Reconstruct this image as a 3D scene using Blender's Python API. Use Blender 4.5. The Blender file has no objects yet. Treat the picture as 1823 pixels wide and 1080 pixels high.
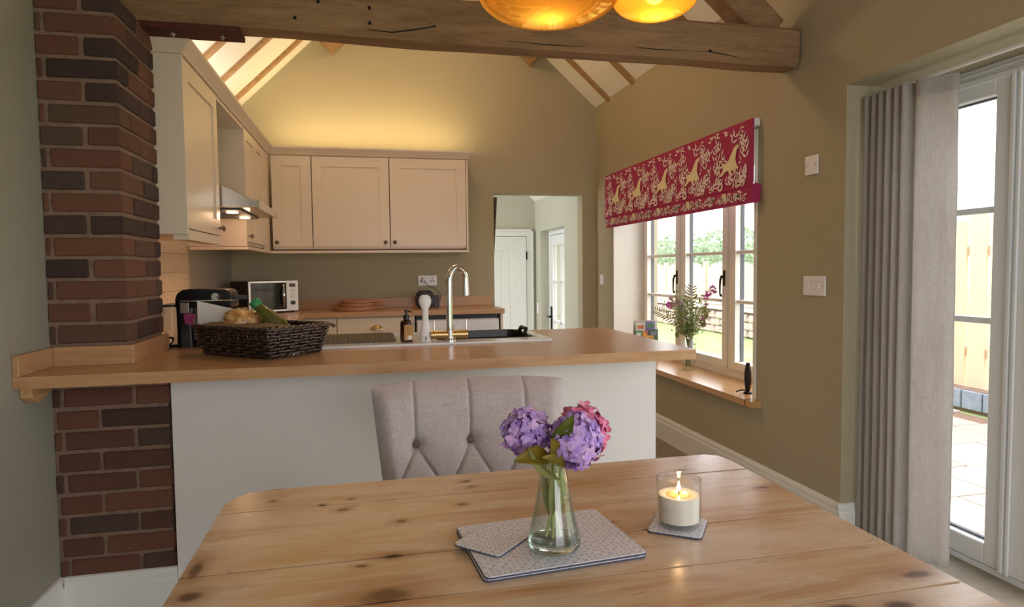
import bpy, bmesh, math, random
from mathutils import Vector, Matrix, Euler, noise
random.seed(7)
PI = math.pi
scene = bpy.context.scene
COL = scene.collection

# ------------------------------------------------------------------ camera
CAM_H = 1.227
F_PX = 1152.76
yaw, pitch, roll = map(math.radians, (12.497, 3.075, -0.641))
fw = Vector((math.sin(yaw) * math.cos(pitch), math.cos(yaw) * math.cos(pitch), -math.sin(pitch)))
r0 = Vector((math.cos(yaw), -math.sin(yaw), 0))
u0 = r0.cross(fw)
rt = r0 * math.cos(roll) + u0 * math.sin(roll)
up = -r0 * math.sin(roll) + u0 * math.cos(roll)
cam_d = bpy.data.cameras.new('camera')
cam_d.sensor_width = 36.0
cam_d.lens = F_PX / 1823 * 36.0
cam_d.clip_start = 0.02
cam_d.clip_end = 200
cam = bpy.data.objects.new('camera', cam_d)
COL.objects.link(cam)
M = Matrix((rt, up, -fw)).transposed().to_4x4()
M.translation = Vector((0, 0, CAM_H))
cam.matrix_world = M
scene.camera = cam

# ------------------------------------------------------------------ world, daylight, exposure
scene.view_settings.view_transform = 'Standard'
scene.view_settings.look = 'None'
scene.view_settings.gamma = 1.0
scene.view_settings.use_curve_mapping = False
scene.view_settings.exposure = 1.52
world = bpy.data.worlds.new('overcast_sky')
scene.world = world
world.use_nodes = True
bg = world.node_tree.nodes['Background']
bg.inputs['Color'].default_value = (0.95, 0.965, 1.0, 1)
bg.inputs['Strength'].default_value = 1.6


def area(name, loc, size, rot, power=0, color=(1, 1, 1), portal=False):
    l = bpy.data.lights.new(name, 'AREA')
    l.shape = 'RECTANGLE'
    l.size, l.size_y = size
    l.energy = power
    l.color = color
    if portal:
        l.cycles.is_portal = True
    o = bpy.data.objects.new(name, l)
    o.location = loc
    o.rotation_euler = rot
    COL.objects.link(o)
    return o


YFRONT = -1.90
# portals only guide the sky's own light through the openings of the room
area('window_portal', (2.44, 4.14, 1.22), (2.05, 1.5), (PI / 2, 0, PI / 2), portal=True)
area('garden_door_portal', (2.5, 0.95, 1.0), (3.0, 2.0), (PI / 2, 0, PI / 2), portal=True)
area('added_rear_opening_portal', (.92, YFRONT - .2, 1.2), (2.1, 2.1), (PI / 2, 0, 0), portal=True)  # serves the added, unseen opening in the end wall
area('hall_door_portal', (2.42, 6.6, 0.65), (0.8, 1.9), (PI / 2, 0, PI / 2), portal=True)
WARM = (1.0, 0.66, 0.30)


def lamp(name, loc, power, color=WARM, radius=0.05):
    l = bpy.data.lights.new(name, 'POINT')
    l.energy = power
    l.color = color
    l.shadow_soft_size = radius
    o = bpy.data.objects.new(name, l)
    o.location = loc
    COL.objects.link(o)
    return o


# LED strips lying on top of the wall units, shining up
area('cabinet_top_led_rear', (0.05, 5.36, 2.19), (1.5, 0.10), (PI, 0, 0), 3.6, (1.0, 0.74, 0.36))
area('cabinet_top_led_side', (-0.92, 4.0, 2.20), (0.03, 2.2), (PI, 0, 0), 2.4, (1.0, 0.88, 0.74))
# spots under the roof ridge in the kitchen half
lamp('kitchen_ridge_spot', (0.4, 3.9, 3.2), 8, (1.0, 0.66, 0.40), 0.12)

# ------------------------------------------------------------------ helpers
ORG = {}


def new_bm():
    return bmesh.new()


def box(bm, x0, x1, y0, y1, z0, z1, mat=None):
    vs = [bm.verts.new((x, y, z)) for z in (z0, z1) for y in (y0, y1) for x in (x0, x1)]
    if mat is not None:
        for v in vs:
            v.co = mat @ v.co
    for f in ((0, 2, 3, 1), (4, 5, 7, 6), (0, 1, 5, 4), (2, 6, 7, 3), (0, 4, 6, 2), (1, 3, 7, 5)):
        bm.faces.new([vs[i] for i in f])
    return vs


def prism(bm, pts, a0, a1, axis):
    """polygon pts (two other coordinates in order) extruded along axis"""
    def mk(p, a):
        if axis == 'X':
            return (a, p[0], p[1])
        if axis == 'Y':
            return (p[0], a, p[1])
        return (p[0], p[1], a)
    A = [bm.verts.new(mk(p, a0)) for p in pts]
    Bv = [bm.verts.new(mk(p, a1)) for p in pts]
    bm.faces.new(A[::-1])
    bm.faces.new(Bv)
    n = len(pts)
    for i in range(n):
        bm.faces.new((A[i], A[(i + 1) % n], Bv[(i + 1) % n], Bv[i]))
    return A + Bv


def lathe(bm, prof, n=32, center=(0, 0, 0), mat=None, cap=True):
    rings = []
    for r, z in prof:
        ring = []
        for i in range(n):
            a = 2 * PI * i / n
            co = Vector((r * math.cos(a), r * math.sin(a), z))
            if mat is not None:
                co = mat @ co
            ring.append(bm.verts.new(co + Vector(center)))
        rings.append(ring)
    for k in range(len(rings) - 1):
        for i in range(n):
            j = (i + 1) % n
            bm.faces.new((rings[k][i], rings[k][j], rings[k + 1][j], rings[k + 1][i]))
    if cap:
        if prof[0][0] > 1e-5:
            bm.faces.new(rings[0][::-1])
        if prof[-1][0] > 1e-5:
            bm.faces.new(rings[-1])


def tube(bm, pts, rad, n=8, closed=False, cap=True):
    pts = [Vector(p) for p in pts]
    m = len(pts)
    rads = rad if isinstance(rad, (list, tuple)) else [rad] * m
    rings = []
    prev = None
    for i, p in enumerate(pts):
        if closed:
            t = pts[(i + 1) % m] - pts[i - 1]
        else:
            t = pts[min(i + 1, m - 1)] - pts[max(i - 1, 0)]
        if t.length < 1e-9:
            t = Vector((0, 0, 1))
        t.normalize()
        if prev is None:
            a = Vector((0, 0, 1)) if abs(t.z) < 0.9 else Vector((1, 0, 0))
            nx = t.cross(a).normalized()
        else:
            nx = (prev - t * prev.dot(t))
            if nx.length < 1e-6:
                nx = t.orthogonal()
            nx.normalize()
        prev = nx
        ny = t.cross(nx)
        rings.append([bm.verts.new(p + (nx * math.cos(2 * PI * k / n) + ny * math.sin(2 * PI * k / n)) * rads[i]) for k in range(n)])
    for i in range(m if closed else m - 1):
        A, Bv = rings[i], rings[(i + 1) % m]
        for k in range(n):
            bm.faces.new((A[k], A[(k + 1) % n], Bv[(k + 1) % n], Bv[k]))
    if cap and not closed:
        bm.faces.new(rings[0][::-1])
        bm.faces.new(rings[-1])


def bevel(bm, w, seg=2):
    bmesh.ops.bevel(bm, geom=list(bm.edges), offset=w, segments=seg, profile=0.5, affect='EDGES', clamp_overlap=True)


def link_mesh(name, me, parent=None, label=None):
    o = bpy.data.objects.new(name, me)
    COL.objects.link(o)
    if parent is not None:
        o.parent = parent
        ORG[o.name] = ORG.get(parent.name, Vector((0, 0, 0)))
    if label:
        o['label'] = label
    return o


def obj(name, bm, mat, parent=None, smooth=False, bev=0.0, seg=2, label=None, angle=35):
    if bev:
        bevel(bm, bev, seg)
    bmesh.ops.recalc_face_normals(bm, faces=bm.faces)
    me = bpy.data.meshes.new(name)
    off = None
    if parent is None:
        xs = [v.co.x for v in bm.verts]; ys = [v.co.y for v in bm.verts]; zs = [v.co.z for v in bm.verts]
        off = Vector(((min(xs) + max(xs)) / 2, (min(ys) + max(ys)) / 2, min(zs)))
    else:
        off = ORG.get(parent.name, Vector((0, 0, 0)))
    for v in bm.verts:
        v.co -= off
    if smooth:
        for f in bm.faces:
            f.smooth = True
    bm.to_mesh(me)
    bm.free()
    if smooth and angle:
        me.set_sharp_from_angle(angle=math.radians(angle))
    me.materials.append(mat)
    o = link_mesh(name, me, parent, label)
    if parent is None:
        o.location = off
        ORG[o.name] = off.copy()
    return o


def tag(o, label, cat, group=None, kind=None):
    o['label'] = label
    o['category'] = cat
    if group:
        o['group'] = group
    if kind:
        o['kind'] = kind
    return o


def thing(name, label, cat, loc=(0, 0, 0), rotz=0, group=None, kind=None, local=False):
    o = bpy.data.objects.new(name, None)
    o.empty_display_size = 0.1
    COL.objects.link(o)
    o.location = loc
    o.rotation_euler = (0, 0, rotz)
    ORG[o.name] = Vector((0, 0, 0)) if local else Vector(loc)
    return tag(o, label, cat, group, kind)


# ------------------------------------------------------------------ materials
def srgb(r, g, b):
    def c(v):
        v /= 255
        return v / 12.92 if v <= 0.04045 else ((v + 0.055) / 1.055) ** 2.4
    return (c(r), c(g), c(b), 1)


class Mat:
    def __init__(self, name):
        self.m = bpy.data.materials.new(name)
        self.m.use_nodes = True
        self.nt = self.m.node_tree
        self.N = self.nt.nodes
        self.bsdf = self.N['Principled BSDF']
        self.out = self.N['Material Output']

    def n(self, t, **kw):
        nd = self.N.new(t)
        for k, v in kw.items():
            setattr(nd, k, v)
        return nd

    def l(self, a, b):
        self.nt.links.new(a, b)

    def coords(self, scale=(1, 1, 1), rot=(0, 0, 0), kind='Object'):
        tc = self.n('ShaderNodeTexCoord')
        mp = self.n('ShaderNodeMapping')
        mp.inputs['Scale'].default_value = scale
        mp.inputs['Rotation'].default_value = rot
        self.l(tc.outputs[kind], mp.inputs['Vector'])
        return mp.outputs['Vector']

    def noise(self, vec, scale=5, detail=3, rough=0.5, dist=0):
        nd = self.n('ShaderNodeTexNoise')
        nd.inputs['Scale'].default_value = scale
        nd.inputs['Detail'].default_value = detail
        nd.inputs['Roughness'].default_value = rough
        nd.inputs['Distortion'].default_value = dist
        if vec is not None:
            self.l(vec, nd.inputs['Vector'])
        return nd.outputs['Fac']

    def ramp(self, fac, stops):
        nd = self.n('ShaderNodeValToRGB')
        el = nd.color_ramp.elements
        while len(el) < len(stops):
            el.new(0.5)
        for e, (p, c) in zip(el, stops):
            e.position = p
            e.color = c
        self.l(fac, nd.inputs['Fac'])
        return nd.outputs['Color']

    def mix(self, fac, a, b, mode='MIX'):
        nd = self.n('ShaderNodeMix', data_type='RGBA', blend_type=mode)
        for s, v in ((nd.inputs[0], fac), (nd.inputs[6], a), (nd.inputs[7], b)):
            if isinstance(v, (int, float)):
                s.default_value = v
            elif isinstance(v, tuple):
                s.default_value = v
            else:
                self.l(v, s)
        return nd.outputs[2]

    def math(self, op, a, b=0.0):
        nd = self.n('ShaderNodeMath', operation=op)
        for s, v in ((nd.inputs[0], a), (nd.inputs[1], b)):
            if isinstance(v, (int, float)):
                s.default_value = v
            else:
                self.l(v, s)
        return nd.outputs[0]

    def color(self, c):
        if isinstance(c, tuple):
            self.bsdf.inputs['Base Color'].default_value = c
        else:
            self.l(c, self.bsdf.inputs['Base Color'])

    def bump(self, h, strength=0.2, dist=0.01):
        nd = self.n('ShaderNodeBump')
        nd.inputs['Strength'].default_value = strength
        nd.inputs['Distance'].default_value = dist
        self.l(h, nd.inputs['Height'])
        self.l(nd.outputs['Normal'], self.bsdf.inputs['Normal'])

    def set(self, **kw):
        for k, v in kw.items():
            self.bsdf.inputs[k.replace('_', ' ').title().replace('Ior', 'IOR')].default_value = v
        return self


def plain(name, c, rough=0.5, metal=0.0, var=0.06, scale=6, bumpy=0.0, bscale=60, coat=0.0):
    m = Mat(name)
    v = m.coords()
    f = m.noise(v, scale, 3)
    dark = tuple(x * (1 - var) for x in c[:3]) + (1,)
    light = tuple(min(1, x * (1 + var)) for x in c[:3]) + (1,)
    m.color(m.ramp(f, [(0.3, dark), (0.7, light)]))
    m.set(roughness=rough, metallic=metal)
    if coat:
        m.bsdf.inputs['Coat Weight'].default_value = coat
    if bumpy:
        m.bump(m.noise(m.coords(), bscale, 3), bumpy, 0.004)
    return m.m


def wood(name, stops, axis='X', scale=3.0, stretch=14, rough=0.45, knots=0.0, rand=0.0, fine=0.5):
    m = Mat(name)
    s = {'X': (1, stretch, stretch), 'Y': (stretch, 1, stretch), 'Z': (stretch, stretch, 1)}[axis]
    v = m.coords(s)
    if rand:
        oi = m.n('ShaderNodeObjectInfo')
        ad = m.n('ShaderNodeVectorMath', operation='ADD')
        sc = m.n('ShaderNodeVectorMath', operation='SCALE')
        cx = m.n('ShaderNodeCombineXYZ')
        for i in range(3):
            m.l(oi.outputs['Random'], cx.inputs[i])
        m.l(cx.outputs[0], sc.inputs[0])
        sc.inputs['Scale'].default_value = 37.0
        m.l(v, ad.inputs[0]); m.l(sc.outputs[0], ad.inputs[1])
        v = ad.outputs[0]
    f1 = m.noise(v, scale, 6, 0.6, 0.6)
    f2 = m.noise(v, scale * 6, 4, 0.6)
    f = m.math('ADD', m.math('MULTIPLY', f1, 1 - fine * 0.5), m.math('MULTIPLY', f2, fine * 0.5))
    col = m.ramp(f, stops)
    if knots:
        s2 = {'X': (1, 2.2, 2.2), 'Y': (2.2, 1, 2.2), 'Z': (2.2, 2.2, 1)}[axis]
        vo = m.n('ShaderNodeTexVoronoi')
        vo.inputs['Scale'].default_value = 4.5
        m.l(m.coords(s2), vo.inputs['Vector'])
        d = m.math('ADD', vo.outputs['Distance'], m.math('MULTIPLY', m.noise(m.coords(), 30, 2), 0.05))
        k = m.ramp(d, [(0.03, (1, 1, 1, 1)), (0.085, (0, 0, 0, 1))])
        sep = m.n('ShaderNodeSeparateColor')
        m.l(vo.outputs['Color'], sep.inputs[0])
        gate = m.math('GREATER_THAN', sep.outputs[0], 1 - knots)
        kf = m.math('MULTIPLY', k, gate)
        col = m.mix(m.math('MULTIPLY', kf, 0.85), col, srgb(92, 52, 26))
    m.color(col)
    m.set(roughness=rough)
    m.bump(f2, 0.08, 0.002)
    return m.m


def glass_pane(name, tint=(1, 1, 1, 1)):
    m = Mat(name)
    tr = m.n('ShaderNodeBsdfTransparent')
    tr.inputs['Color'].default_value = tint
    gl = m.n('ShaderNodeBsdfGlossy')
    gl.inputs['Roughness'].default_value = 0.02
    lw = m.n('ShaderNodeLayerWeight')
    lw.inputs['Blend'].default_value = 0.5
    fr = m.math('ADD', m.math('MULTIPLY', m.math('POWER', lw.outputs['Facing'], 5.0), 0.9), 0.03)
    mx = m.n('ShaderNodeMixShader')
    m.l(fr, mx.inputs[0]); m.l(tr.outputs[0], mx.inputs[1]); m.l(gl.outputs[0], mx.inputs[2])
    m.l(mx.outputs[0], m.out.inputs['Surface'])
    return m.m


def thin_glass(name, centre, edge, spec=.06):
    m = Mat(name)
    lw = m.n('ShaderNodeLayerWeight')
    lw.inputs['Blend'].default_value = 0.5
    tr = m.n('ShaderNodeBsdfTransparent')
    m.l(m.mix(m.math('POWER', lw.outputs['Facing'], 2.5), centre, edge), tr.inputs['Color'])
    gl = m.n('ShaderNodeBsdfGlossy')
    gl.inputs['Roughness'].default_value = 0.03
    fr = m.math('ADD', m.math('MULTIPLY', m.math('POWER', lw.outputs['Facing'], 4.0), 0.7), spec)
    mx = m.n('ShaderNodeMixShader')
    m.l(fr, mx.inputs[0]); m.l(tr.outputs[0], mx.inputs[1]); m.l(gl.outputs[0], mx.inputs[2])
    m.l(mx.outputs[0], m.out.inputs['Surface'])
    return m.m


def real_glass(name, c=(1, 1, 1, 1), rough=0.0, ior=1.45):
    m = Mat(name)
    m.color(c)
    m.set(roughness=rough)
    m.bsdf.inputs['Transmission Weight'].default_value = 1.0
    m.bsdf.inputs['IOR'].default_value = ior
    return m.m


def emit(name, c, s):
    m = Mat(name)
    m.bsdf.inputs['Emission Color'].default_value = c
    m.bsdf.inputs['Emission Strength'].default_value = s
    m.color(c)
    return m.m


def fabric(name, c1, c2, scale=260, rough=0.9, bump=0.25):
    m = Mat(name)
    wv = []
    for ax in ('X', 'Z'):
        s = {'X': (1, 0.4, 0.08), 'Z': (0.08, 0.4, 1)}[ax]
        wv.append(m.noise(m.coords(s), scale, 2, 0.6))
    f = m.math('MULTIPLY', m.math('ADD', wv[0], wv[1]), 0.5)
    m.color(m.ramp(f, [(0.36, c1), (0.62, c2)]))
    m.set(roughness=rough)
    m.bsdf.inputs['Sheen Weight'].default_value = 0.25
    m.bump(f, bump, 0.002)
    return m.m


def pine_mat():
    """scrubbed pine top: grain, bleached patches, old stains and knots (x, y from the table centre)"""
    m = Mat('scrubbed_pine')
    oi = m.n('ShaderNodeObjectInfo')
    grain = m.noise(m.coords((1, 14, 14)), 2.2, 7, 0.62, 0.5)
    fineg = m.noise(m.coords((1, 22, 22)), 12, 4, 0.6)
    f = m.math('ADD', m.math('MULTIPLY', grain, .72), m.math('MULTIPLY', fineg, .28))
    f = m.math('ADD', f, m.math('MULTIPLY', m.math('SUBTRACT', oi.outputs['Random'], .5), .10))
    col = m.ramp(f, [(.30, srgb(164, 120, 82)), (.42, srgb(196, 154, 112)), (.55, srgb(210, 174, 136)), (.70, srgb(222, 198, 168))])
    bl_ = m.noise(m.coords((1, 2.6, 1)), 3.2, 4, .5, .2)
    col = m.mix(m.ramp(bl_, [(.36, (0, 0, 0, 1)), (.66, (.85, .85, .85, 1))]), col, srgb(222, 200, 178))
    st = m.noise(m.coords((1, 6, 1)), 2.4, 5, .55, .5)
    col = m.mix(m.ramp(st, [(.50, (0, 0, 0, 1)), (.72, (.8, .8, .8, 1))]), col, srgb(176, 118, 66))
    ol = m.noise(m.coords((1, 5, 1)), 7, 3, .6, 1.0)
    col = m.mix(m.ramp(ol, [(.66, (0, 0, 0, 1)), (.74, (.7, .7, .7, 1))]), col, srgb(120, 78, 44))
    tot = None
    geo = m.coords()
    wob = m.n('ShaderNodeTexNoise'); wob.inputs['Scale'].default_value = 38
    m.l(geo, wob.inputs['Vector'])
    for kx, ky, rx, ry in ((-.057, 1.286, .014, .010), (.172, 1.259, .012, .008), (-.045, 1.345, .008, .006), (-.10, 1.325, .008, .005), (.03, 1.053, .022, .013), (-.02, 1.03, .012, .006), (.697, 1.35, .020, .006), (.78, 1.43, .009, .006), (.017, .925, .045, .028), (-.275, 1.08, .012, .035), (-.262, .99, .020, .018), (-.2, 1.37, .008, .006), (.20, 1.395, .014, .008), (.05, 1.20, .014, .010), (.80, 1.20, .022, .008), (.80, .80, .030, .012), (.70, .73, .028, .014), (.42, 1.10, .012, .008), (.62, .74, .03, .016)):
        sb_ = m.n('ShaderNodeVectorMath', operation='SUBTRACT'); sb_.inputs[1].default_value = (kx - .276, ky - .976, 0)
        m.l(geo, sb_.inputs[0])
        ml = m.n('ShaderNodeVectorMath', operation='MULTIPLY'); ml.inputs[1].default_value = (1 / rx, 1 / ry, 0)
        m.l(sb_.outputs[0], ml.inputs[0])
        ln = m.n('ShaderNodeVectorMath', operation='LENGTH')
        m.l(ml.outputs[0], ln.inputs[0])
        tot = ln.outputs['Value'] if tot is None else m.math('MINIMUM', tot, ln.outputs['Value'])
    tot = m.math('ADD', tot, m.math('MULTIPLY', m.math('SUBTRACT', wob.outputs['Fac'], .5), .5))
    k2 = m.math('SUBTRACT', 1.0, m.math('MULTIPLY', tot, .42))
    k2 = m.math('MAXIMUM', k2, 0.0)
    col = m.mix(m.math('MULTIPLY', k2, .75), col, srgb(150, 88, 42))
    k3 = m.math('MAXIMUM', m.math('SUBTRACT', 1.0, tot), 0.0)
    col = m.mix(m.math('MINIMUM', m.math('MULTIPLY', k3, 1.6), .9), col, srgb(84, 50, 28))
    m.color(col)
    m.set(roughness=.3)
    m.bsdf.inputs['Coat Weight'].default_value = .35
    m.bsdf.inputs['Coat Roughness'].default_value = .22
    m.l(m.math('ADD', .13, m.math('MULTIPLY', bl_, .26)), m.bsdf.inputs['Roughness'])
    m.bump(f, .12, .002)
    return m.m


MT = {}
MT['wall'] = plain('olive_wall_paint', srgb(172, 162, 134), 0.75, var=0.015, scale=3, bumpy=0.05, bscale=120)
MT['hallwall'] = plain('sage_wall_paint', srgb(190, 188, 170), 0.75, var=0.015, scale=3)
MT['leftwall'] = plain('darkened_left_wall_paint', srgb(154, 150, 136), 0.75, var=0.015, scale=3, bumpy=0.05, bscale=120)  # colour darkened to stand in for the dimmer light at the left edge
MT['ceil'] = plain('white_plaster', srgb(232, 228, 216), 0.85, var=0.01, scale=4)
MT['white'] = plain('white_paint', srgb(232, 232, 226), 0.35, var=0.01)
MT['panel'] = plain('white_panel_paint', srgb(230, 226, 222), 0.45, var=0.01)
MT['upvc'] = plain('white_door_frame', srgb(238, 240, 240), 0.3, var=0.01)
MT['cream'] = plain('cream_window_paint', srgb(250, 248, 242), 0.35, var=0.015)
MT['cab'] = plain('cream_cabinet_paint', srgb(226, 208, 186), 0.32, var=0.012)
MT['oak'] = wood('oak_worktop', [(0.25, srgb(158, 112, 74)), (0.5, srgb(190, 146, 104)), (0.75, srgb(208, 166, 124))], 'X', 4, 16, 0.28, fine=0.8)
MT['oakY'] = wood('oak_sill', [(0.25, srgb(164, 118, 72)), (0.5, srgb(204, 158, 108)), (0.75, srgb(220, 180, 132))], 'Y', 4, 16, 0.25, fine=0.8)
MT['pine'] = pine_mat()
MT['pineleg'] = wood('pine_leg', [(0.25, srgb(150, 100, 55)), (0.75, srgb(200, 150, 98))], 'Z', 3, 9, 0.45)
MT['beam'] = wood('old_oak_beam', [(0.2, srgb(88, 62, 40)), (0.45, srgb(134, 102, 70)), (0.7, srgb(164, 130, 94)), (0.9, srgb(180, 148, 112))], 'X', 2.5, 8, 0.8, knots=0.3, fine=0.6)
MT['rafter'] = wood('pine_rafter', [(0.25, srgb(116, 86, 54)), (0.5, srgb(166, 130, 88)), (0.8, srgb(194, 160, 116))], 'X', 5, 6, 0.7, knots=0.3, fine=0.6)
MT['dark_wood'] = wood('dark_chair_leg', [(0.3, srgb(60, 40, 26)), (0.7, srgb(92, 64, 42))], 'Z', 5, 8, 0.4)
MT['board'] = wood('chopping_board_wood', [(0.25, srgb(140, 88, 58)), (0.7, srgb(192, 136, 98))], 'X', 6, 12, 0.5)
MT['mortar'] = plain('lime_mortar', srgb(134, 108, 92), 0.95, var=0.16, scale=40, bumpy=0.5, bscale=150)
MT['steel'] = plain('brushed_steel', srgb(205, 200, 192), 0.25, metal=1.0, var=0.04, scale=40)
MT['chrome'] = plain('chrome', srgb(225, 225, 225), 0.08, metal=1.0, var=0.01)
MT['brass'] = plain('brushed_brass', srgb(196, 166, 118), 0.3, metal=1.0, var=0.03)
MT['pewter'] = plain('pewter', srgb(120, 108, 96), 0.35, metal=1.0, var=0.05)
MT['rust'] = plain('rust_red_steel', srgb(84, 38, 26), 0.7, metal=0.3, var=0.2, scale=30)
MT['black'] = plain('black_plastic', srgb(20, 20, 22), 0.28, var=0.05)
MT['blackiron'] = plain('black_iron', srgb(26, 25, 26), 0.45, metal=0.6, var=0.1)
MT['grey'] = plain('dark_grey_plastic', srgb(74, 76, 82), 0.6, var=0.05)
MT['plastic_white'] = plain('white_plastic', srgb(238, 236, 236), 0.35, var=0.01)
MT['ceramic'] = plain('white_ceramic', srgb(238, 238, 238), 0.12, var=0.005)
MT['glass'] = glass_pane('window_glass')
MT['carpet'] = plain('stone_floor', srgb(150, 140, 124), 0.7, var=0.10, scale=14, bumpy=0.2, bscale=40)


def brick_mat():
    m = Mat('old_red_brick')
    oi = m.n('ShaderNodeObjectInfo')
    base = m.ramp(oi.outputs['Random'], [(0.0, srgb(58, 44, 42)), (0.22, srgb(84, 60, 52)), (0.45, srgb(114, 72, 54)), (0.7, srgb(124, 80, 58)), (0.88, srgb(98, 74, 58)), (1.0, srgb(70, 58, 54))])
    f = m.noise(m.coords(), 22, 5, 0.65)
    g = m.noise(m.coords(), 90, 3, 0.6)
    col = m.mix(m.math('MULTIPLY', f, 0.55), base, srgb(70, 46, 40))
    spot = m.ramp(g, [(0.66, (0, 0, 0, 1)), (0.78, (1, 1, 1, 1))])
    col = m.mix(m.math('MULTIPLY', spot, 0.35), col, srgb(176, 150, 130))
    m.color(col)
    m.set(roughness=0.9)
    m.bump(m.math('ADD', f, m.math('MULTIPLY', g, 0.5)), 0.5, 0.006)
    return m.m


MT['brick'] = brick_mat()

# ------------------------------------------------------------------ the room
XL, XR, YB, YF = -1.075, 2.03, 5.60, -1.90
EL, SL = 2.437, 0.986          # left eave, slope
ER, SR = 2.662, 0.895          # right eave, slope
XRIDGE = (ER - EL + SR * XR - SL * XL * -1 * -1) if False else None
# ridge: EL+SL*(x-XL) = ER+SR*(XR-x)
XRIDGE = (ER + SR * XR - EL + SL * XL) / (SL + SR)
ZRIDGE = EL + SL * (XRIDGE - XL)
WIN = (3.11, 5.17, 0.47, 1.95)      # window opening y0,y1,z0,z1
DOOR = (-0.55, 2.45, 0.0, 2.0)  # opening extended out of view toward the camera to let in more light
DW = (1.085, 1.90, 1.885)           # doorway x0,x1,top

bm = new_bm(); box(bm, XL - .3, XR + .45, YF - .3, YB + .1, -.1, 0)
tag(obj('floor', bm, MT['carpet']), 'pale stone floor beside the garden doors', 'floor', kind='structure')

bm = new_bm(); box(bm, XL - .2, XL, YF - .2, YB + .12, 0, EL + .05)
tag(obj('wall_left', bm, MT['leftwall']), 'sage wall beside the brick pillar, darkened in place of edge shade', 'wall', kind='structure')

bm = new_bm()
xo = XR + .40
y0, y1, z0, z1 = WIN
d0, d1, dz0, dz1 = DOOR
ztop = ER + .04
box(bm, XR, xo, y1, YB + .12, 0, ztop)
box(bm, XR, xo, y0, y1, 0, z0)
box(bm, XR, xo, y0, y1, z1, ztop)
box(bm, XR, xo, d1, y0, 0, ztop)
box(bm, XR, xo, d0, d1, dz1, ztop)
box(bm, XR, xo, YF - .2, d0, 0, ztop)
tag(obj('wall_right', bm, MT['wall']), 'olive beige wall holding the window and garden doors', 'wall', kind='structure')

bm = new_bm()
t = .14
def gable(bm, ya, yb, holes_x0, holes_x1, hz):
    prism(bm, [(XL - .1, 0), (holes_x0, 0), (holes_x0, EL + SL * (holes_x0 - XL) if holes_x0 < XRIDGE else ER + SR * (XR - holes_x0))] + ([(XRIDGE, ZRIDGE)] if holes_x0 > XRIDGE else []) + [(XL - .1, EL - .1 * SL)], ya, yb, 'Y')
    za = ER + SR * (XR - holes_x0)
    zb = ER + SR * (XR - holes_x1)
    prism(bm, [(holes_x0, hz), (holes_x1, hz), (holes_x1, zb), (holes_x0, za)], ya, yb, 'Y')
    prism(bm, [(holes_x1, 0), (XR + .1, 0), (XR + .1, ER - .1 * SR), (holes_x1, zb)], ya, yb, 'Y')
gable(bm, YB, YB + t, DW[0], DW[1], DW[2])
tag(obj('wall_back', bm, MT['wall']), 'olive gable wall behind the cream wall cupboards', 'wall', kind='structure')

# wall behind the camera; its unseen window is added to light table and panel
bm = new_bm()
wx0, wx1, wz0, wz1 = -.1, 1.95, .15, 2.2
box(bm, XL - .1, wx0, YF - .14, YF, 0, EL)
box(bm, wx1, XR + .1, YF - .14, YF, 0, EL)
box(bm, wx0, wx1, YF - .14, YF, 0, wz0)
box(bm, wx0, wx1, YF - .14, YF, wz1, EL)
prism(bm, [(XL - .1, EL), (XR + .1, EL), (XR + .1, ER), (XRIDGE, ZRIDGE)], YF - .14, YF, 'Y')
tag(obj('wall_front', bm, MT['leftwall']), 'end wall with an unseen opening added for daylight, facing the kitchen', 'wall', kind='structure')

# ceiling slopes with exposed rafters
bm = new_bm()
th = .12
A = [(XL - .22, EL - .22 * SL), (XRIDGE, ZRIDGE), (XRIDGE, ZRIDGE + th), (XL - .22, EL - .22 * SL + th)]
Bp = [(XR + .42, ER - .42 * SR), (XRIDGE, ZRIDGE), (XRIDGE, ZRIDGE + th), (XR + .42, ER - .42 * SR + th)]
prism(bm, A, YF - .2, YB + .14, 'Y')
prism(bm, Bp, YF - .2, YB + .14, 'Y')
ceiling = tag(obj('ceiling', bm, MT['ceil']), 'white plastered sloping ceiling between exposed timber rafters', 'ceiling', kind='structure')


def rafter(y, side, w=.034, d=.022):
    if side == 'L':
        a = Vector((XL - .05, y, EL - .05 * SL)); b = Vector((XRIDGE, y, ZRIDGE))
    else:
        a = Vector((XR + .05, y, ER - .05 * SR)); b = Vector((XRIDGE, y, ZRIDGE))
    bm = new_bm()
    dr = (b - a); L = dr.length; dr.normalize()
    nrm = Vector((0, 1, 0)).cross(dr)
    if nrm.z > 0:
        nrm = -nrm
    n = 14
    prev = None
    for i in range(n + 1):
        p = a + dr * (L * i / n)
        p.y += .008 * noise.noise((p.x * 3, y * 7, 1.3 if side == 'L' else 8.1))
        ww = w * (1 + .18 * noise.noise((i * .6, y * 5, 3)))
        q = [p + Vector((0, -ww, 0)) + nrm * .003 * -1, p + Vector((0, ww, 0)) - nrm * .003, p + Vector((0, ww * .8, 0)) + nrm * d, p + Vector((0, -ww * .8, 0)) + nrm * d]
        vs = [bm.verts.new(c) for c in q]
        if prev:
            for k in range(4):
                bm.faces.new((prev[k], prev[(k + 1) % 4], vs[(k + 1) % 4], vs[k]))
        else:
            bm.faces.new(vs[::-1])
        prev = vs
    bm.faces.new(prev)
    obj('rafter', bm, MT['rafter'], ceiling)


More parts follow.
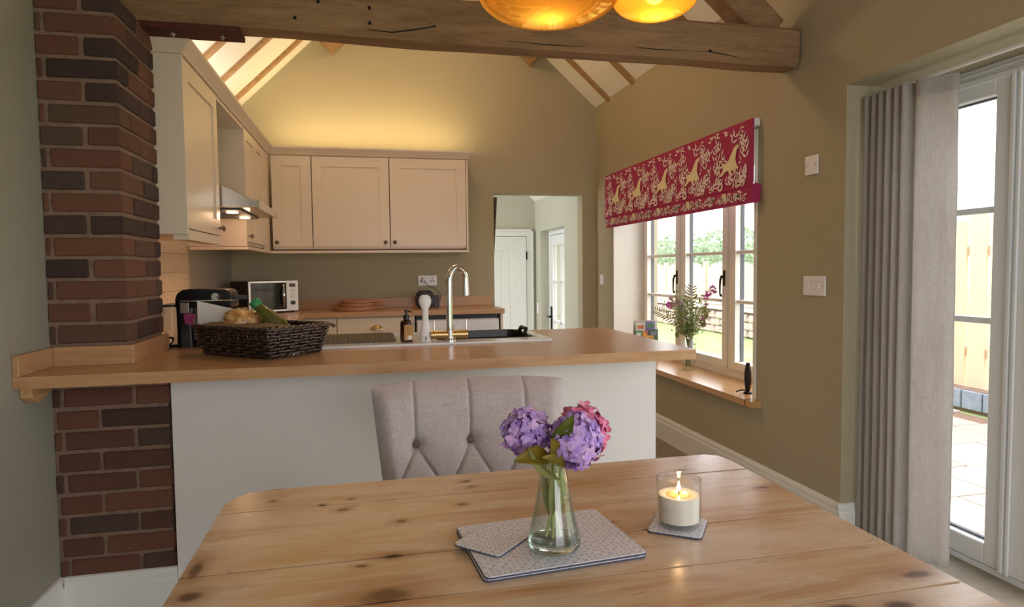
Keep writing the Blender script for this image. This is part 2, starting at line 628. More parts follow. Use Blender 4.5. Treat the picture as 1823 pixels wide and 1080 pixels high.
for y in (5.35, 4.86, 4.37, 3.86, 3.36, 2.4, 1.9, 1.4, .9):
    rafter(y, 'L')
for y in (5.27, 4.75, 4.25, 3.76, 3.28, 2.4, 1.9, 1.4, .9):
    rafter(y, 'R')
for px_, pz in ((-.243, 2.985), (1.425, 2.985)):
    bm = new_bm()
    s = .145
    prism(bm, [(px_, pz), (px_ + s, pz + s), (px_, pz + 2 * s), (px_ - s, pz + s)], -1.8, YB - .002, 'Y')
    obj('purlin', bm, MT['beam'], ceiling, bev=.01)

# tie beam with principal rafters
def rough_timber(p0, p1, hw, hd, upv, n=40, seed=0, wane=.02):
    """hand hewn timber from p0 to p1; hw half width (side), hd half height along upv"""
    bm = new_bm()
    p0, p1, upv = Vector(p0), Vector(p1), Vector(upv).normalized()
    d = (p1 - p0).normalized()
    sd = d.cross(upv).normalized()
    prof = [(-hw + wane, -hd), (hw - wane, -hd), (hw, -hd + wane), (hw, hd - wane), (hw - wane, hd), (-hw + wane, hd), (-hw, hd - wane), (-hw, -hd + wane)]
    prev = None
    for i in range(n + 1):
        c = p0.lerp(p1, i / n)
        vs = []
        for k, (a, b) in enumerate(prof):
            co = c + sd * a + upv * b
            nn = noise.noise_vector((co.x * 2.2 + seed, co.y * 5, co.z * 5 + k * .3)) * .012
            vs.append(bm.verts.new(co + sd * nn.x + upv * nn.y * .8))
        if prev:
            for k in range(8):
                bm.faces.new((prev[k], prev[(k + 1) % 8], vs[(k + 1) % 8], vs[k]))
        else:
            bm.faces.new(vs[::-1])
        prev = vs
    bm.faces.new(prev)
    return bm


truss = thing('tie_beam', 'old hewn oak tie beam spanning above the worktop and pillar', 'beam', (0.45, 2.83, 2.16), kind='structure')
obj('timber', rough_timber((XL - .04, 2.822, 2.278), (XR - .012, 2.822, 2.262), .072, .090, (0, 0, 1), wane=.02), MT['beam'], truss, smooth=True, angle=30)
for s, x0, x1, zz in ((1, XR - .12, XRIDGE + .1, 1), (-1, XL + .10, XRIDGE - .1, 1)):
    za = 2.34
    zb = ZRIDGE - .35
    obj('principal_rafter', rough_timber((x0, 2.85, za), (x1, 2.85, za + abs(x1 - x0) * .88), .075, .075, (0.66 * s, 0, .75), n=30, seed=s * 5), MT['beam'], truss, smooth=True, angle=30)
bm = new_bm(); box(bm, -.93, -.47, 2.758, 2.885, 2.164, 2.186)
pl = obj('steel_plate', bm, MT['rust'], truss, bev=.002, label='rust red steel plate bolted under the beam')
for bx_ in (-.72, -.54):
    bm = new_bm(); lathe(bm, [(.011, 2.152), (.011, 2.164)], 6, (bx_, 2.80, 0))
    lathe(bm, [(.006, 2.144), (.006, 2.153)], 8, (bx_, 2.80, 0))
    obj('bolt', bm, MT['steel'], pl)
for bx_, bz_ in ((-.17, 2.29), (.03, 2.22), (.03, 2.28), (-.26, 2.22), (1.55, 2.20)):
    bm = new_bm(); lathe(bm, [(.0065, -.004), (.0065, .003)], 10, (bx_, 2.747, bz_ + .01), Matrix.Rotation(PI / 2, 4, 'X'))
    obj('peg_hole', bm, MT['blackiron'], truss)

for pts in ([(1.20, 2.205), (1.30, 2.202), (1.42, 2.203), (1.56, 2.206), (1.62, 2.200), (1.70, 2.190)], [(.60, 2.196), (.78, 2.192), (.95, 2.193)], [(.02, 2.205), (.12, 2.200), (.20, 2.215), (.30, 2.236), (.27, 2.252)]):
    bm = new_bm()
    tube(bm, [(x_, 2.7505 + .004 * noise.noise((x_ * 4, 0, 0)), z_) for x_, z_ in pts], [.0012] + [.0026] * (len(pts) - 2) + [.0010], 6)
    obj('crack', bm, MT['blackiron'], truss)

# ------------------------------------------------------------------ brick pillar
PX, PY0, PY1 = -.825, 2.505, 2.905
LPX = -.702
pillar = thing('brick_pillar', 'old red brick pillar carrying the beam between wall and worktop', 'pillar', (XL + .12, 2.65, 0), kind='structure')
bm = new_bm()
box(bm, XL + .001, PX - .007, PY0 + .007, PY1 - .007, .87, 2.165)
box(bm, XL + .001, LPX - .007, PY0 + .007, PY0 + .2, .02, .868)
obj('mortar', bm, MT['mortar'], pillar)
_bc = {}


def brick(x0, x1, y0, y1, z0, z1):
    key = (round(x1 - x0, 3), round(y1 - y0, 3), round(z1 - z0, 3), random.randrange(3))
    if key not in _bc:
        b = new_bm()
        hx, hy, hz = (x1 - x0) / 2, (y1 - y0) / 2, (z1 - z0) / 2
        vs = box(b, -hx, hx, -hy, hy, -hz, hz)
        bevel(b, .0045, 1)
        for v in b.verts:
            v.co += noise.noise_vector((v.co.x * 20 + key[3] * 9, v.co.y * 20, v.co.z * 20)) * .0028
        bmesh.ops.recalc_face_normals(b, faces=b.faces)
        me = bpy.data.meshes.new('brick')
        b.to_mesh(me); b.free()
        me.materials.append(MT['brick'])
        _bc[key] = me
    o = link_mesh('brick', _bc[key], pillar)
    o.location = Vector(((x0 + x1) / 2 + random.uniform(-.001, .001), (y0 + y1) / 2 + random.uniform(-.0015, .002), (z0 + z1) / 2 + random.uniform(-.0012, .0012))) - ORG[pillar.name]
    o.rotation_euler = (random.uniform(-.006, .006), random.uniform(-.008, .008), random.uniform(-.006, .006))
    return o


CH, J = .0755, .0125
z = .985
k = 0
while z < 2.12:
    z1_ = z + CH - J
    if k % 2 == 0:      # stretcher on the face
        brick(XL + .002, XL + .018, PY0 + .001, PY0 + .1, z, z1_)
        brick(XL + .029, PX, PY0, PY0 + .103, z, z1_)
        brick(PX - .103, PX, PY0 + .115, PY0 + .330, z, z1_)
        brick(PX - .103, PX, PY0 + .342, PY1, z, z1_)
    else:
        brick(XL + .002, XL + .132, PY0, PY0 + .103, z, z1_)
        brick(PX - .103, PX, PY0, PY0 + .215, z, z1_)
        brick(PX - .103, PX, PY0 + .227, PY1, z, z1_)
    z += CH
    k += 1
z = .158
k = 0
while z < .85:
    z1_ = min(z + CH - J, .866)
    if k % 2 == 0:
        brick(XL + .002, XL + .024, PY0, PY0 + .1, z, z1_)
        brick(XL + .036, XL + .252, PY0, PY0 + .103, z, z1_)
        brick(XL + .263, LPX, PY0, PY0 + .103, z, z1_)
    else:
        brick(XL + .012, XL + .140, PY0, PY0 + .103, z, z1_)
        brick(XL + .151, LPX, PY0, PY0 + .103, z, z1_)
    z += CH
    k += 1

# ------------------------------------------------------------------ skirting boards
SK = [(0, 0), (.018, 0), (.018, .125), (.014, .135), (.014, .150), (.007, .165), (0, .168)]


def skirting_y(bm, x, sgn, ya, yb):
    prism(bm, [(x + sgn * a, b) for a, b in SK], ya, yb, 'Y')


def skirting_x(bm, y, sgn, xa, xb):
    prism(bm, [(y + sgn * a, b) for a, b in SK], xa, xb, 'X')


bm = new_bm(); skirting_y(bm, XR, -1, d1, YB)
skirting_x(bm, d1, -1, XR - .018, XR + .36)
tag(obj('baseboard_right', bm, MT['white']), 'white moulded skirting board along the window wall', 'skirting board', kind='structure')
bm = new_bm(); skirting_y(bm, XL, 1, YF, PY0)
tag(obj('baseboard_left', bm, MT['white']), 'white moulded skirting board along the left sage wall', 'skirting board', kind='structure')
bm = new_bm(); skirting_x(bm, PY0 - .003, -1, XL + .018, LPX + .004)
box(bm, XL, LPX + .004, PY0 - .003, PY0, 0, .165)
tag(obj('baseboard_front', bm, MT['white']), 'short white skirting board at the foot of the brick pillar', 'skirting board', kind='structure')

# ------------------------------------------------------------------ window
wy0, wy1, wz0_, wz1_ = WIN
XW = 2.30
win = thing('window_1', 'cream painted three light casement window over the oak sill', 'window', (XW, 4.14, wz0_), kind='structure')
SILLTOP = .507
bm = new_bm()
fx0, fx1 = XW, XW + .07
fr = .05
fz0 = SILLTOP
box(bm, fx0, fx1, wy0, wy0 + fr, fz0, wz1_)
box(bm, fx0, fx1, wy1 - fr, wy1, fz0, wz1_)
box(bm, fx0, fx1, wy0 + fr, wy1 - fr, fz0, fz0 + fr)
box(bm, fx0, fx1, wy0 + fr, wy1 - fr, wz1_ - fr, wz1_)
lw = (wy1 - wy0 - 2 * fr - 2 * .045) / 3
ys = []
y = wy0 + fr
for i in range(3):
    ys.append((y, y + lw))
    y += lw
    if i < 2:
        box(bm, fx0, fx1, y, y + .045, fz0 + fr, wz1_ - fr)
        y += .045
obj('frame', bm, MT['cream'], win)
dark_spacer = plain('dark_glazing_gasket', srgb(70, 72, 86), 0.5)
for i, (ya, yb) in enumerate(ys):
    bm = new_bm()
    c = .052
    za, zb = fz0 + fr + .003, wz1_ - fr - .003
    ya += .003; yb -= .003
    xa, xb = XW - .012, XW + .05
    for b in ((ya, ya + c, za, zb), (yb - c, yb, za, zb), (ya + c, yb - c, za, za + c), (ya + c, yb - c, zb - c, zb)):
        box(bm, xa, xb, *b)
    sash = obj('casement', bm, MT['cream'], win, bev=0)
    bm = new_bm(); box(bm, XW + .018, XW + .024, ya + c, yb - c, za + c, zb - c)
    obj('pane', bm, MT['glass'], sash)
    for hz in (1.0, 1.315):
        bm = new_bm(); box(bm, XW - .002, XW + .04, ya + c, yb - c, hz - .011, hz + .011)
        obj('glazing_bar', bm, MT['cream'], sash, bev=.003, seg=1)
    bm = new_bm()
    g = .006
    for b in ((ya + c, ya + c + g, za + c, zb - c), (yb - c - g, yb - c, za + c, zb - c)):
        box(bm, XW + .025, XW + .048, *b)
    obj('gasket', bm, dark_spacer, sash)
    # iron handle, on the near stile
    hy = ya + c * .5
    bm = new_bm()
    box(bm, xa - .006, xa, hy - .009, hy + .009, 1.10, 1.20)
    tube(bm, [(xa - .02, hy, 1.16), (xa - .03, hy, 1.14), (xa - .03, hy + .004, 1.10), (xa - .026, hy + .012, 1.06), (xa - .026, hy + .008, 1.035), (xa - .026, hy - .006, 1.03), (xa - .026, hy - .010, 1.045)], [.007, .008, .0065, .0055, .0055, .005, .004], 8)
    lathe(bm, [(.008, -.02), (.008, .006)], 10, (xa - .008, hy, 1.16), Matrix.Rotation(PI / 2, 4, 'Y'))
    obj('handle', bm, MT['blackiron'], sash, smooth=True)
bm = new_bm()
box(bm, XR - .055, XW + .002, wy0 + .002, wy1 - .002, wz0_ + .002, SILLTOP)
box(bm, XR - .055, XR - .001, wy0 - .06, wy0 + .01, wz0_ + .002, SILLTOP)
box(bm, XR - .055, XR - .001, wy1 - .01, wy1 + .05, wz0_ + .002, SILLTOP)
sill = tag(obj('window_sill', bm, MT['oakY']), 'thick oak window sill board under the casement window', 'window sill', kind='structure')

bm = new_bm()
box(bm, XR - .002, XW, wy1 - .012, wy1 - .0005, SILLTOP, wz1_ - .001)
box(bm, XR - .002, XW, wy0 + .0005, wy0 + .012, SILLTOP, wz1_ - .001)
box(bm, XR - .002, XW, wy0 + .012, wy1 - .012, wz1_ - .012, wz1_ - .0005)
box(bm, XR - .006, XR - .0005, wy0 - .012, wy0 + .012, SILLTOP, wz1_)
tag(obj('trim_1', bm, plain('off_white_reveal', srgb(236, 232, 222), .6, var=.01)), 'off-white lining of the window reveal', 'window reveal', kind='structure')

# ------------------------------------------------------------------ garden doors
XD = 2.38
gd = thing('door_1', 'white glazed garden doors behind the linen curtain, widened unseen for light', 'door', (XD, .95, 0), kind='structure')
bm = new_bm()
ff = .05
box(bm, XD, XD + .07, d0, d0 + ff, 0, dz1)
box(bm, XD, XD + .07, d1 - ff, d1, 0, dz1)
box(bm, XD, XD + .07, d0 + ff, d1 - ff, dz1 - ff, dz1)
box(bm, XD - .015, XD, d0, d1, dz1 - .07, dz1 - .045)
box(bm, XD - .008, XD, d0, d1, dz1 - .03, dz1 - .018)
box(bm, XD, XD + .09, d0 + ff, d1 - ff, -.02, .022)
obj('frame', bm, MT['upvc'], gd, bev=.003, seg=1)
mid = 1.975
lv = (mid - d0 - ff) / 3
for ya, yb in [(mid + .006, d1 - ff - .003)] + [(d0 + ff + i * lv + .003, d0 + ff + (i + 1) * lv - .006) for i in range(3)]:
    bm = new_bm()
    st = .085
    za, zb = .026, dz1 - ff - .004
    xa, xb = XD - .004, XD + .055
    box(bm, xa, xb, ya, ya + st, za, zb)
    box(bm, xa, xb, yb - st, yb, za, zb)
    box(bm, xa, xb, ya + st, yb - st, za, za + .085)
    box(bm, xa, xb, ya + st, yb - st, zb - .07, zb)
    leaf = obj('door_leaf', bm, MT['upvc'], gd, bev=.004, seg=1)
    bm = new_bm(); box(bm, XD + .02, XD + .028, ya + st, yb - st, za + .085, zb - .07)
    obj('pane', bm, MT['glass'], leaf)
    for hz in (1.0, 1.437):
        bm = new_bm(); box(bm, XD + .006, XD + .042, ya + st, yb - st, hz - .012, hz + .012)
        obj('glazing_bar', bm, MT['upvc'], leaf)
    bm = new_bm()
    box(bm, XD + .029, XD + .046, ya + st, yb - st, za + .085, za + .094)
    box(bm, XD + .029, XD + .046, ya + st, yb - st, zb - .077, zb - .07)
    obj('gasket', bm, dark_spacer, leaf)
bm = new_bm()
box(bm, XD - .016, XD - .005, mid - .018, mid - .004, .026, dz1 - ff)
box(bm, XD - .016, XD - .005, mid + .006, mid + .022, .026, dz1 - ff)
obj('meeting_bead', bm, MT['upvc'], gd, bev=.003)

# ------------------------------------------------------------------ hall beyond the doorway
HX, HY, HF = 1.90, 7.30, -.36
bm = new_bm(); box(bm, -.6, 2.4, YB + .14, HY + .2, HF - .08, HF)
tag(obj('hall_floor', bm, MT['carpet']), 'lower floor of the hall beyond the doorway', 'floor', kind='structure')
bm = new_bm()
box(bm, HX, HX + .4, YB + .14, 6.15, HF, 2.3)
box(bm, HX, HX + .4, 7.06, HY + .2, HF, 2.3)
box(bm, HX, HX + .4, 6.15, 7.06, 1.645, 2.3)
tag(obj('hall_wall_side', bm, MT['hallwall']), 'sage green hall wall holding the glazed outer door', 'wall', kind='structure')
bm = new_bm()
prism(bm, [(-.6, HF), (HX, HF), (HX, 2.0), (-.6, 2.0 + 2.5 * .9)], HY, HY + .12, 'Y')
tag(obj('hall_wall_end', bm, MT['hallwall']), 'sage green hall wall behind the white boarded door', 'wall', kind='structure')
bm = new_bm()
prism(bm, [(HX + .42, 2.0 - .42 * .9), (-.6, 2.0 + 2.5 * .9), (-.6, 2.1 + 2.5 * .9), (HX + .42, 2.1 - .42 * .9)], YB + .14, HY + .2, 'Y')
tag(obj('hall_ceiling', bm, MT['ceil']), 'white sloping ceiling of the hall beyond the doorway', 'ceiling', kind='structure')
bm = new_bm()
box(bm, -.72, -.6, YB + .14, HY + .2, HF, .5)  # gap between these two boxes is added to light the hall
box(bm, -.72, -.6, YB + .14, HY + .2, 2.6, 4.4)
tag(obj('hall_wall_far', bm, MT['hallwall']), 'unseen hall wall with a wide gap added to let in daylight', 'wall', kind='structure')

hd = thing('door_2', 'white boarded cottage door at the end of the hall', 'door', (1.4, HY, HF), kind='structure')
dx0, dx1, dtop = 1.0, 1.785, 1.592
bm = new_bm(); box(bm, dx0, dx1, HY - .03, HY - .004, HF + .005, dtop)
body = obj('door_leaf', bm, MT['white'], hd)
bm = new_bm()
for b in ((dx0, dx0 + .1, HF + .01, dtop - .001), (dx1 - .1, dx1 - .001, HF + .01, dtop - .001), (dx0 + .1, dx1 - .1, dtop - .16, dtop - .001), (dx0 + .1, dx1 - .1, HF + .01, HF + .2)):
    box(bm, b[0], b[1], HY - .038, HY - .03, b[2], b[3])
obj('stile_frame', bm, MT['white'], body, bev=.003, seg=1)
x = dx0 + .102
while x < dx1 - .11:
    bm = new_bm(); box(bm, x, x + .094, HY - .034, HY - .03, HF + .2, dtop - .16)
    obj('board', bm, MT['white'], body, bev=.0015, seg=1)
    x += .0975
bm = new_bm(); box(bm, dx1 - .006, dx1 + .012, HY - .042, HY - .028, 1.33, 1.42)
obj('hinge', bm, MT['blackiron'], hd)
bm = new_bm()
aw = .085
for b in ((dx0 - aw, dx0 - .004, HF, dtop + aw), (dx1 + .004, dx1 + aw, HF, dtop + aw), (dx0 - .004, dx1 + .004, dtop + .006, dtop + aw)):
    box(bm, b[0], b[1], HY - .03, HY - .001, b[2], b[3])
for b in ((dx1 + aw - .022, dx1 + aw, HF, dtop + aw), (dx0 - aw, dx1 + aw, dtop + aw - .022, dtop + aw)):
    box(bm, b[0], b[1], HY - .042, HY - .03, b[2], b[3])
obj('architrave', bm, MT['white'], hd, bev=.003, seg=1)

gd2 = thing('door_3', 'white glazed outer door in the hall side recess', 'door', (2.03, 6.6, HF), kind='structure')
bm = new_bm()
gx = 1.995
box(bm, gx, gx + .07, 6.15, 6.20, HF, 1.645)
box(bm, gx, gx + .07, 7.01, 7.06, HF, 1.645)
box(bm, gx, gx + .07, 6.20, 7.01, 1.595, 1.645)
obj('frame', bm, MT['upvc'], gd2, bev=.004, seg=1)
bm = new_bm()
xa, xb = gx + .005, gx + .055
box(bm, xa, xb, 6.205, 6.29, HF + .01, 1.59)
box(bm, xa, xb, 6.92, 7.005, HF + .01, 1.59)
box(bm, xa, xb, 6.29, 6.92, 1.48, 1.59)
box(bm, xa, xb, 6.29, 6.92, HF + .01, HF + .25)
lf = obj('door_leaf', bm, MT['upvc'], gd2, bev=.004, seg=1)
bm = new_bm(); box(bm, gx + .02, gx + .028, 6.29, 6.92, HF + .25, 1.48)
obj('pane', bm, MT['glass'], lf)
for hz in (.64, 1.08):
    bm = new_bm(); box(bm, gx + .002, gx + .05, 6.29, 6.92, hz - .013, hz + .013)
    obj('glazing_bar', bm, MT['upvc'], lf)
bm = new_bm(); box(bm, gx + .002, gx + .05, 6.60, 6.626, HF + .25, 1.48)
obj('glazing_bar', bm, MT['upvc'], lf)
bm = new_bm()
box(bm, gx - .006, gx + .005, 6.945, 6.985, .52, .80)
tube(bm, [(gx - .005, 6.965, .69), (gx - .045, 6.965, .69), (gx - .05, 6.955, .69), (gx - .05, 6.85, .69)], .009, 8)
obj('handle', bm, MT['blackiron'], lf, smooth=True)

# ------------------------------------------------------------------ garden
GZ = -.13
bm = new_bm(); box(bm, 2.45, 30, -20, 40, GZ - .1, GZ - .02)
tag(obj('lawn', bm, plain('lawn_green', srgb(150, 172, 108), 0.9, var=0.25, scale=3, bumpy=0.8, bscale=60)), 'bright mown lawn outside the window', 'lawn', kind='structure')
patio = thing('patio', 'pale stone slab patio outside the garden doors', 'patio', (3.8, 3, GZ - .03), kind='structure')
slabm = Mat('patio_stone')
oi = slabm.n('ShaderNodeObjectInfo')
slabm.color(slabm.mix(slabm.math('MULTIPLY', slabm.noise(slabm.coords(), 9, 4), .5), slabm.ramp(oi.outputs['Random'], [(0, srgb(170, 160, 152)), (.5, srgb(184, 176, 170)), (1, srgb(160, 154, 150))]), srgb(168, 150, 136)))
slabm.set(roughness=.8)
bm = new_bm(); box(bm, 2.44, 5.30, -.6, 6.5, GZ - .06, GZ - .012)
obj('bedding', bm, MT['mortar'], patio)
bs = new_bm(); box(bs, 0, .56, 0, .44, 0, .03); bevel(bs, .006, 1)
sme = bpy.data.meshes.new('paving_slab'); bs.to_mesh(sme); bs.free(); sme.materials.append(slabm.m)
r = 0
y = -.55
while y < 6.4:
    x = 2.46 - (.28 if r % 2 else 0)
    while x < 5.0:
        if x >= 2.44:
            o = link_mesh('paving_slab', sme, patio)
            o.location = Vector((x, y, GZ - .022 + random.uniform(-.002, .002))) - ORG[patio.name]
        x += .572
    y += .452
    r += 1

fencem = Mat('weathered_fence_timber')
oi = fencem.n('ShaderNodeObjectInfo')
fencem.color(fencem.mix(fencem.math('MULTIPLY', fencem.noise(fencem.coords((6, 6, 1)), 5, 4), .6), fencem.ramp(oi.outputs['Random'], [(0, srgb(224, 204, 176)), (1, srgb(206, 184, 154))]), srgb(214, 192, 162)))
fencem.set(roughness=.85)
MT['fence'] = fencem.m
wallm = plain('garden_wall_stone', srgb(180, 160, 150), 0.9, var=0.25, scale=12, bumpy=0.6, bscale=40)

# far retaining wall with an arched board fence and a hedge behind (through the window)
fw_ = thing('garden_wall', 'low rubble garden wall at the far edge of the lawn', 'garden wall', (7.2, 14, GZ))
stone_me = []
for q in range(5):
    b = new_bm(); box(b, -.1, .1, -.19, .19, -.07, .07); bevel(b, .03, 1)
    for v in b.verts:
        v.co += noise.noise_vector((v.co * 9 + Vector((q * 7, 0, 0)))) * .02
    me = bpy.data.meshes.new('stone'); b.to_mesh(me); b.free()
    me.materials.append(wallm)
    stone_me.append(me)
bm = new_bm(); box(bm, 7.12, 7.28, 9, 19, GZ - .1, .34)
obj('core', bm, MT['mortar'], fw_)
zz = GZ + .06
r = 0
while zz < .33:
    y = 9.2 + (.2 if r % 2 else 0)
    while y < 18.8:
        o = link_mesh('stone', random.choice(stone_me), fw_)
        o.location = Vector((7.1, y, zz)) - ORG[fw_.name]
        o.scale = (1, random.uniform(.9, 1.05), 1)
        y += .4
    zz += .15
    r += 1
bm = new_bm(); box(bm, 7.0, 7.36, 9, 19, .345, .40)
obj('coping', bm, plain('coping_stone', srgb(206, 198, 188), .8), fw_, bev=.01)

ff_ = thing('arched_fence', 'pale timber fence with arched panel tops beyond the lawn', 'fence', (7.3, 14, .40))
for p in range(5):
    ya = 9.1 + p * 1.96
    bm = new_bm(); box(bm, 7.2, 7.3, ya - .1, ya, .40, 1.34)
    obj('post', bm, MT['fence'], ff_)
    nb = 12
    for i in range(nb):
        yy = ya + .01 + i * .153
        u = (i + .5) / nb * 2 - 1
        top = 1.14 + .2 * math.sqrt(max(0, 1 - u * u * .96))
        bm = new_bm(); box(bm, 7.235, 7.26, yy, yy + .143, .42, top)
        obj('board', bm, MT['fence'], ff_)
    for rz in (.55, 1.02):
        bm = new_bm(); box(bm, 7.26, 7.29, ya, ya + 1.86, rz, rz + .08)
        obj('rail', bm, MT['fence'], ff_)


def leaf_cloud(name, c, n, fn, size, mats):
    verts, faces = [], []
    for i in range(n):
        p, nr = fn()
        e = Euler((random.uniform(0, 6.28), random.uniform(0, 6.28), random.uniform(0, 6.28))).to_matrix()
        s = size * random.uniform(.6, 1.3)
        b = len(verts)
        for q in ((-.5, 0, 0), (0, .28, .08), (.5, 0, 0), (0, -.28, .08)):
            verts.append(p + e @ (Vector(q) * s))
        faces.append((b, b + 1, b + 2, b + 3))
    me = bpy.data.meshes.new(name)
    me.from_pydata([tuple(v) for v in verts], [], faces)
    me.materials.append(mats)
    return me


hedgem = plain('hedge_leaf', srgb(160, 182, 146), 0.7, var=0.3, scale=8)
hedge = thing('hedge', 'leafy green hedge rising behind the arched fence', 'hedge', (8.9, 14, GZ))


def hp():
    y = random.uniform(9, 20)
    a = random.uniform(0, PI)
    rr = 1 + .12 * noise.noise((y * 1.4, a * 2, 0))
    return Vector((8.7 - .75 * math.sin(a) * rr if random.random() < .75 else 8.7 + random.uniform(-.5, .5), y, GZ + (.2 + 1.95 * (.5 + .5 * math.cos(a))) * rr * (1 + .06 * noise.noise((y * 2, 3, 1))))), None


me = leaf_cloud('foliage', None, 9000, hp, .11, hedgem)
o = link_mesh('foliage', me, hedge); o['kind'] = 'stuff'
for v in me.vertices:
    v.co -= ORG[hedge.name]
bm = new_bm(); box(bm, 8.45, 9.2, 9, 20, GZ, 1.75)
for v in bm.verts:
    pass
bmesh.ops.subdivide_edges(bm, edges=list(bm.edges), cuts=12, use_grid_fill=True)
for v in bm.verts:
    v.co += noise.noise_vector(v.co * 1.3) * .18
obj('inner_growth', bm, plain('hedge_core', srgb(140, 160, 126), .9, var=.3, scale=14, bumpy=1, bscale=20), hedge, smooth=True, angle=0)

# near picket fence on a brick plinth (through the garden doors)
plin = thing('brick_plinth', 'low blue brick plinth edging the patio', 'plinth', (5.45, 4.5, GZ))
bm = new_bm(); box(bm, 5.41, 5.55, 1.5, 7.5, GZ - .05, .06)
obj('core', bm, MT['mortar'], plin)
bluebrick = plain('blue_brick', srgb(136, 146, 160), .6, var=.2, scale=12)
bb = new_bm(); box(bb, -.05, .05, -.1, .1, -.085, .085); bevel(bb, .006, 1)
bme = bpy.data.meshes.new('brick'); bb.to_mesh(bme); bb.free(); bme.materials.append(bluebrick)
y = 1.62
while y < 7.4:
    o = link_mesh('brick', bme, plin)
    o.location = Vector((5.42, y, GZ + .10)) - ORG[plin.name]
    y += .214
pf = thing('board_fence', 'tall pale timber board fence beyond the patio', 'fence', (5.55, 4.5, .07))
y = 1.55
i = 0
while y < 7.4:
    bm = new_bm(); box(bm, 5.50, 5.525, y, y + .17, .07, 1.66 + .03 * math.sin(i * 2.1))
    obj('board', bm, MT['fence'], pf)
    y += .205
    i += 1
for rz in (.35, 1.3):
    bm = new_bm(); box(bm, 5.525, 5.57, 1.5, 7.5, rz, rz + .09)
    obj('rail', bm, MT['fence'], pf)

# ------------------------------------------------------------------ peninsula and worktops
WT, WTH = .91, .038
pen = thing('kitchen_peninsula', 'white panelled peninsula unit under the oak worktop', 'kitchen unit', (.24, 2.8, 0))
bm = new_bm(); box(bm, LPX + .006, 1.168, 2.500, 2.518, .0, WT - WTH - .001)
obj('back_panel', bm, MT['panel'], pen, bev=.001, seg=1)
bm = new_bm(); box(bm, 1.15, 1.168, 2.519, 3.16, .0, WT - WTH - .001)
obj('end_panel', bm, MT['panel'], pen)
bm = new_bm(); box(bm, -.46, 1.149, 2.52, 3.12, .1, WT - WTH - .25)
obj('carcass', bm, MT['cab'], pen)

SX0, SX1, SY0, SY1 = -.212, .783, 2.715, 3.215     # sink outline
BX0, BX1, BY0, BY1 = .29, .735, 2.83, 3.18         # bowl opening
wt = thing('peninsula_worktop', 'long oak breakfast bar worktop with sink let into it', 'worktop', (.07, 2.75, WT - WTH))
bm = new_bm()
x0, x1, y0, y1 = XL + .001, 1.222, 2.26, 3.24
zt, zb = WT, WT - WTH
# made of strips around the pillar and the sink bowl
box(bm, x0, x1, y0, PY0 - .001, zb, zt)
obj_parts = []
box(bm, PX + .001, x1, PY0 - .001, BY0 - .012, zb, zt)
box(bm, PX + .001, BX0 - .012, BY0 - .012, PY1 + .001, zb, zt)
box(bm, x0, BX0 - .012, PY1 + .001, BY1 + .012, zb, zt)
box(bm, BX1 + .012, x1, BY0 - .012, BY1 + .012, zb, zt)
box(bm, x0, x1, BY1 + .012, y1, zb, zt)
bmesh.ops.remove_doubles(bm, verts=bm.verts, dist=1e-5)
obj('board', bm, MT['oak'], wt)
UH = .066
bm = new_bm(); box(bm, x0, x0 + .018, y0 + .002, PY0 - .001, WT, WT + UH)
obj('upstand', bm, MT['oak'], wt, bev=.0015, seg=1)
bm = new_bm(); box(bm, x0 + .018, PX + .018, PY0 - .019, PY0 - .001, WT, WT + UH)
obj('upstand', bm, MT['oak'], wt, bev=.0015, seg=1)
bm = new_bm(); box(bm, PX + .001, PX + .018, PY0 - .001, PY1, WT, WT + UH)
obj('upstand', bm, MT['oak'], wt, bev=.0015, seg=1)
bm = new_bm(); prism(bm, [(2.30, zb), (2.30, zb - .035), (2.345, zb - .06), (PY0 - .02, zb - .012), (PY0 - .02, zb)], x0, x0 + .034, 'X')
obj('wall_bracket', bm, MT['oakY'], wt, bev=.002, seg=1)

# side run along the left wall
sb = thing('side_base_unit', 'cream base unit along the left wall below the hood', 'kitchen unit', (-.77, 4.2, 0))
bm = new_bm(); box(bm, XL + .002, -.50, 3.26, 4.98, .1, WT - WTH - .002)
obj('carcass', bm, MT['cab'], sb)
for i in range(3):
    bm = new_bm(); box(bm, -.499, -.48, 3.27 + i * .57, 3.27 + i * .57 + .56, .12, WT - WTH - .01)
    obj('door', bm, MT['cab'], sb, bev=.003, seg=1)
sw = thing('side_worktop', 'oak worktop running back below the cooker hood', 'worktop', (-.77, 4.2, WT - WTH))
bm = new_bm(); box(bm, XL + .001, -.47, 3.241, 5.049, WT - WTH, WT)
obj('board', bm, MT['oakY'], sw, bev=.002, seg=1)
bm = new_bm(); box(bm, XL + .001, XL + .018, 3.0, 3.50, WT + .0005, WT + UH)
obj('upstand', bm, MT['oakY'], sw)
bm = new_bm(); box(bm, XL + .001, XL + .018, 4.30, 5.05, WT + .0005, WT + UH)
obj('upstand', bm, MT['oakY'], sw)

bw = thing('rear_worktop', 'oak worktop against the far wall under the wall cupboards', 'worktop', (0, 5.3, WT - WTH))
bm = new_bm(); box(bm, XL + .001, 1.06, 5.05, YB - .001, WT - WTH, WT)
obj('board', bm, MT['oak'], bw, bev=.002, seg=1)
bm = new_bm(); box(bm, XL + .02, 1.055, YB - .019, YB - .001, WT, WT + .085)
obj('upstand', bm, MT['oak'], bw, bev=.002, seg=1)


def knob(bm, loc, d):
    """turned knob, axis d"""
    rot = Vector((0, 0, 1)).rotation_difference(Vector(d)).to_matrix().to_4x4()
    lathe(bm, [(.007, 0), (.006, .008), (.0055, .014), (.013, .018), (.0155, .023), (.013, .028), (.006, .031), (.0, .032)], 14, loc, rot, cap=False)


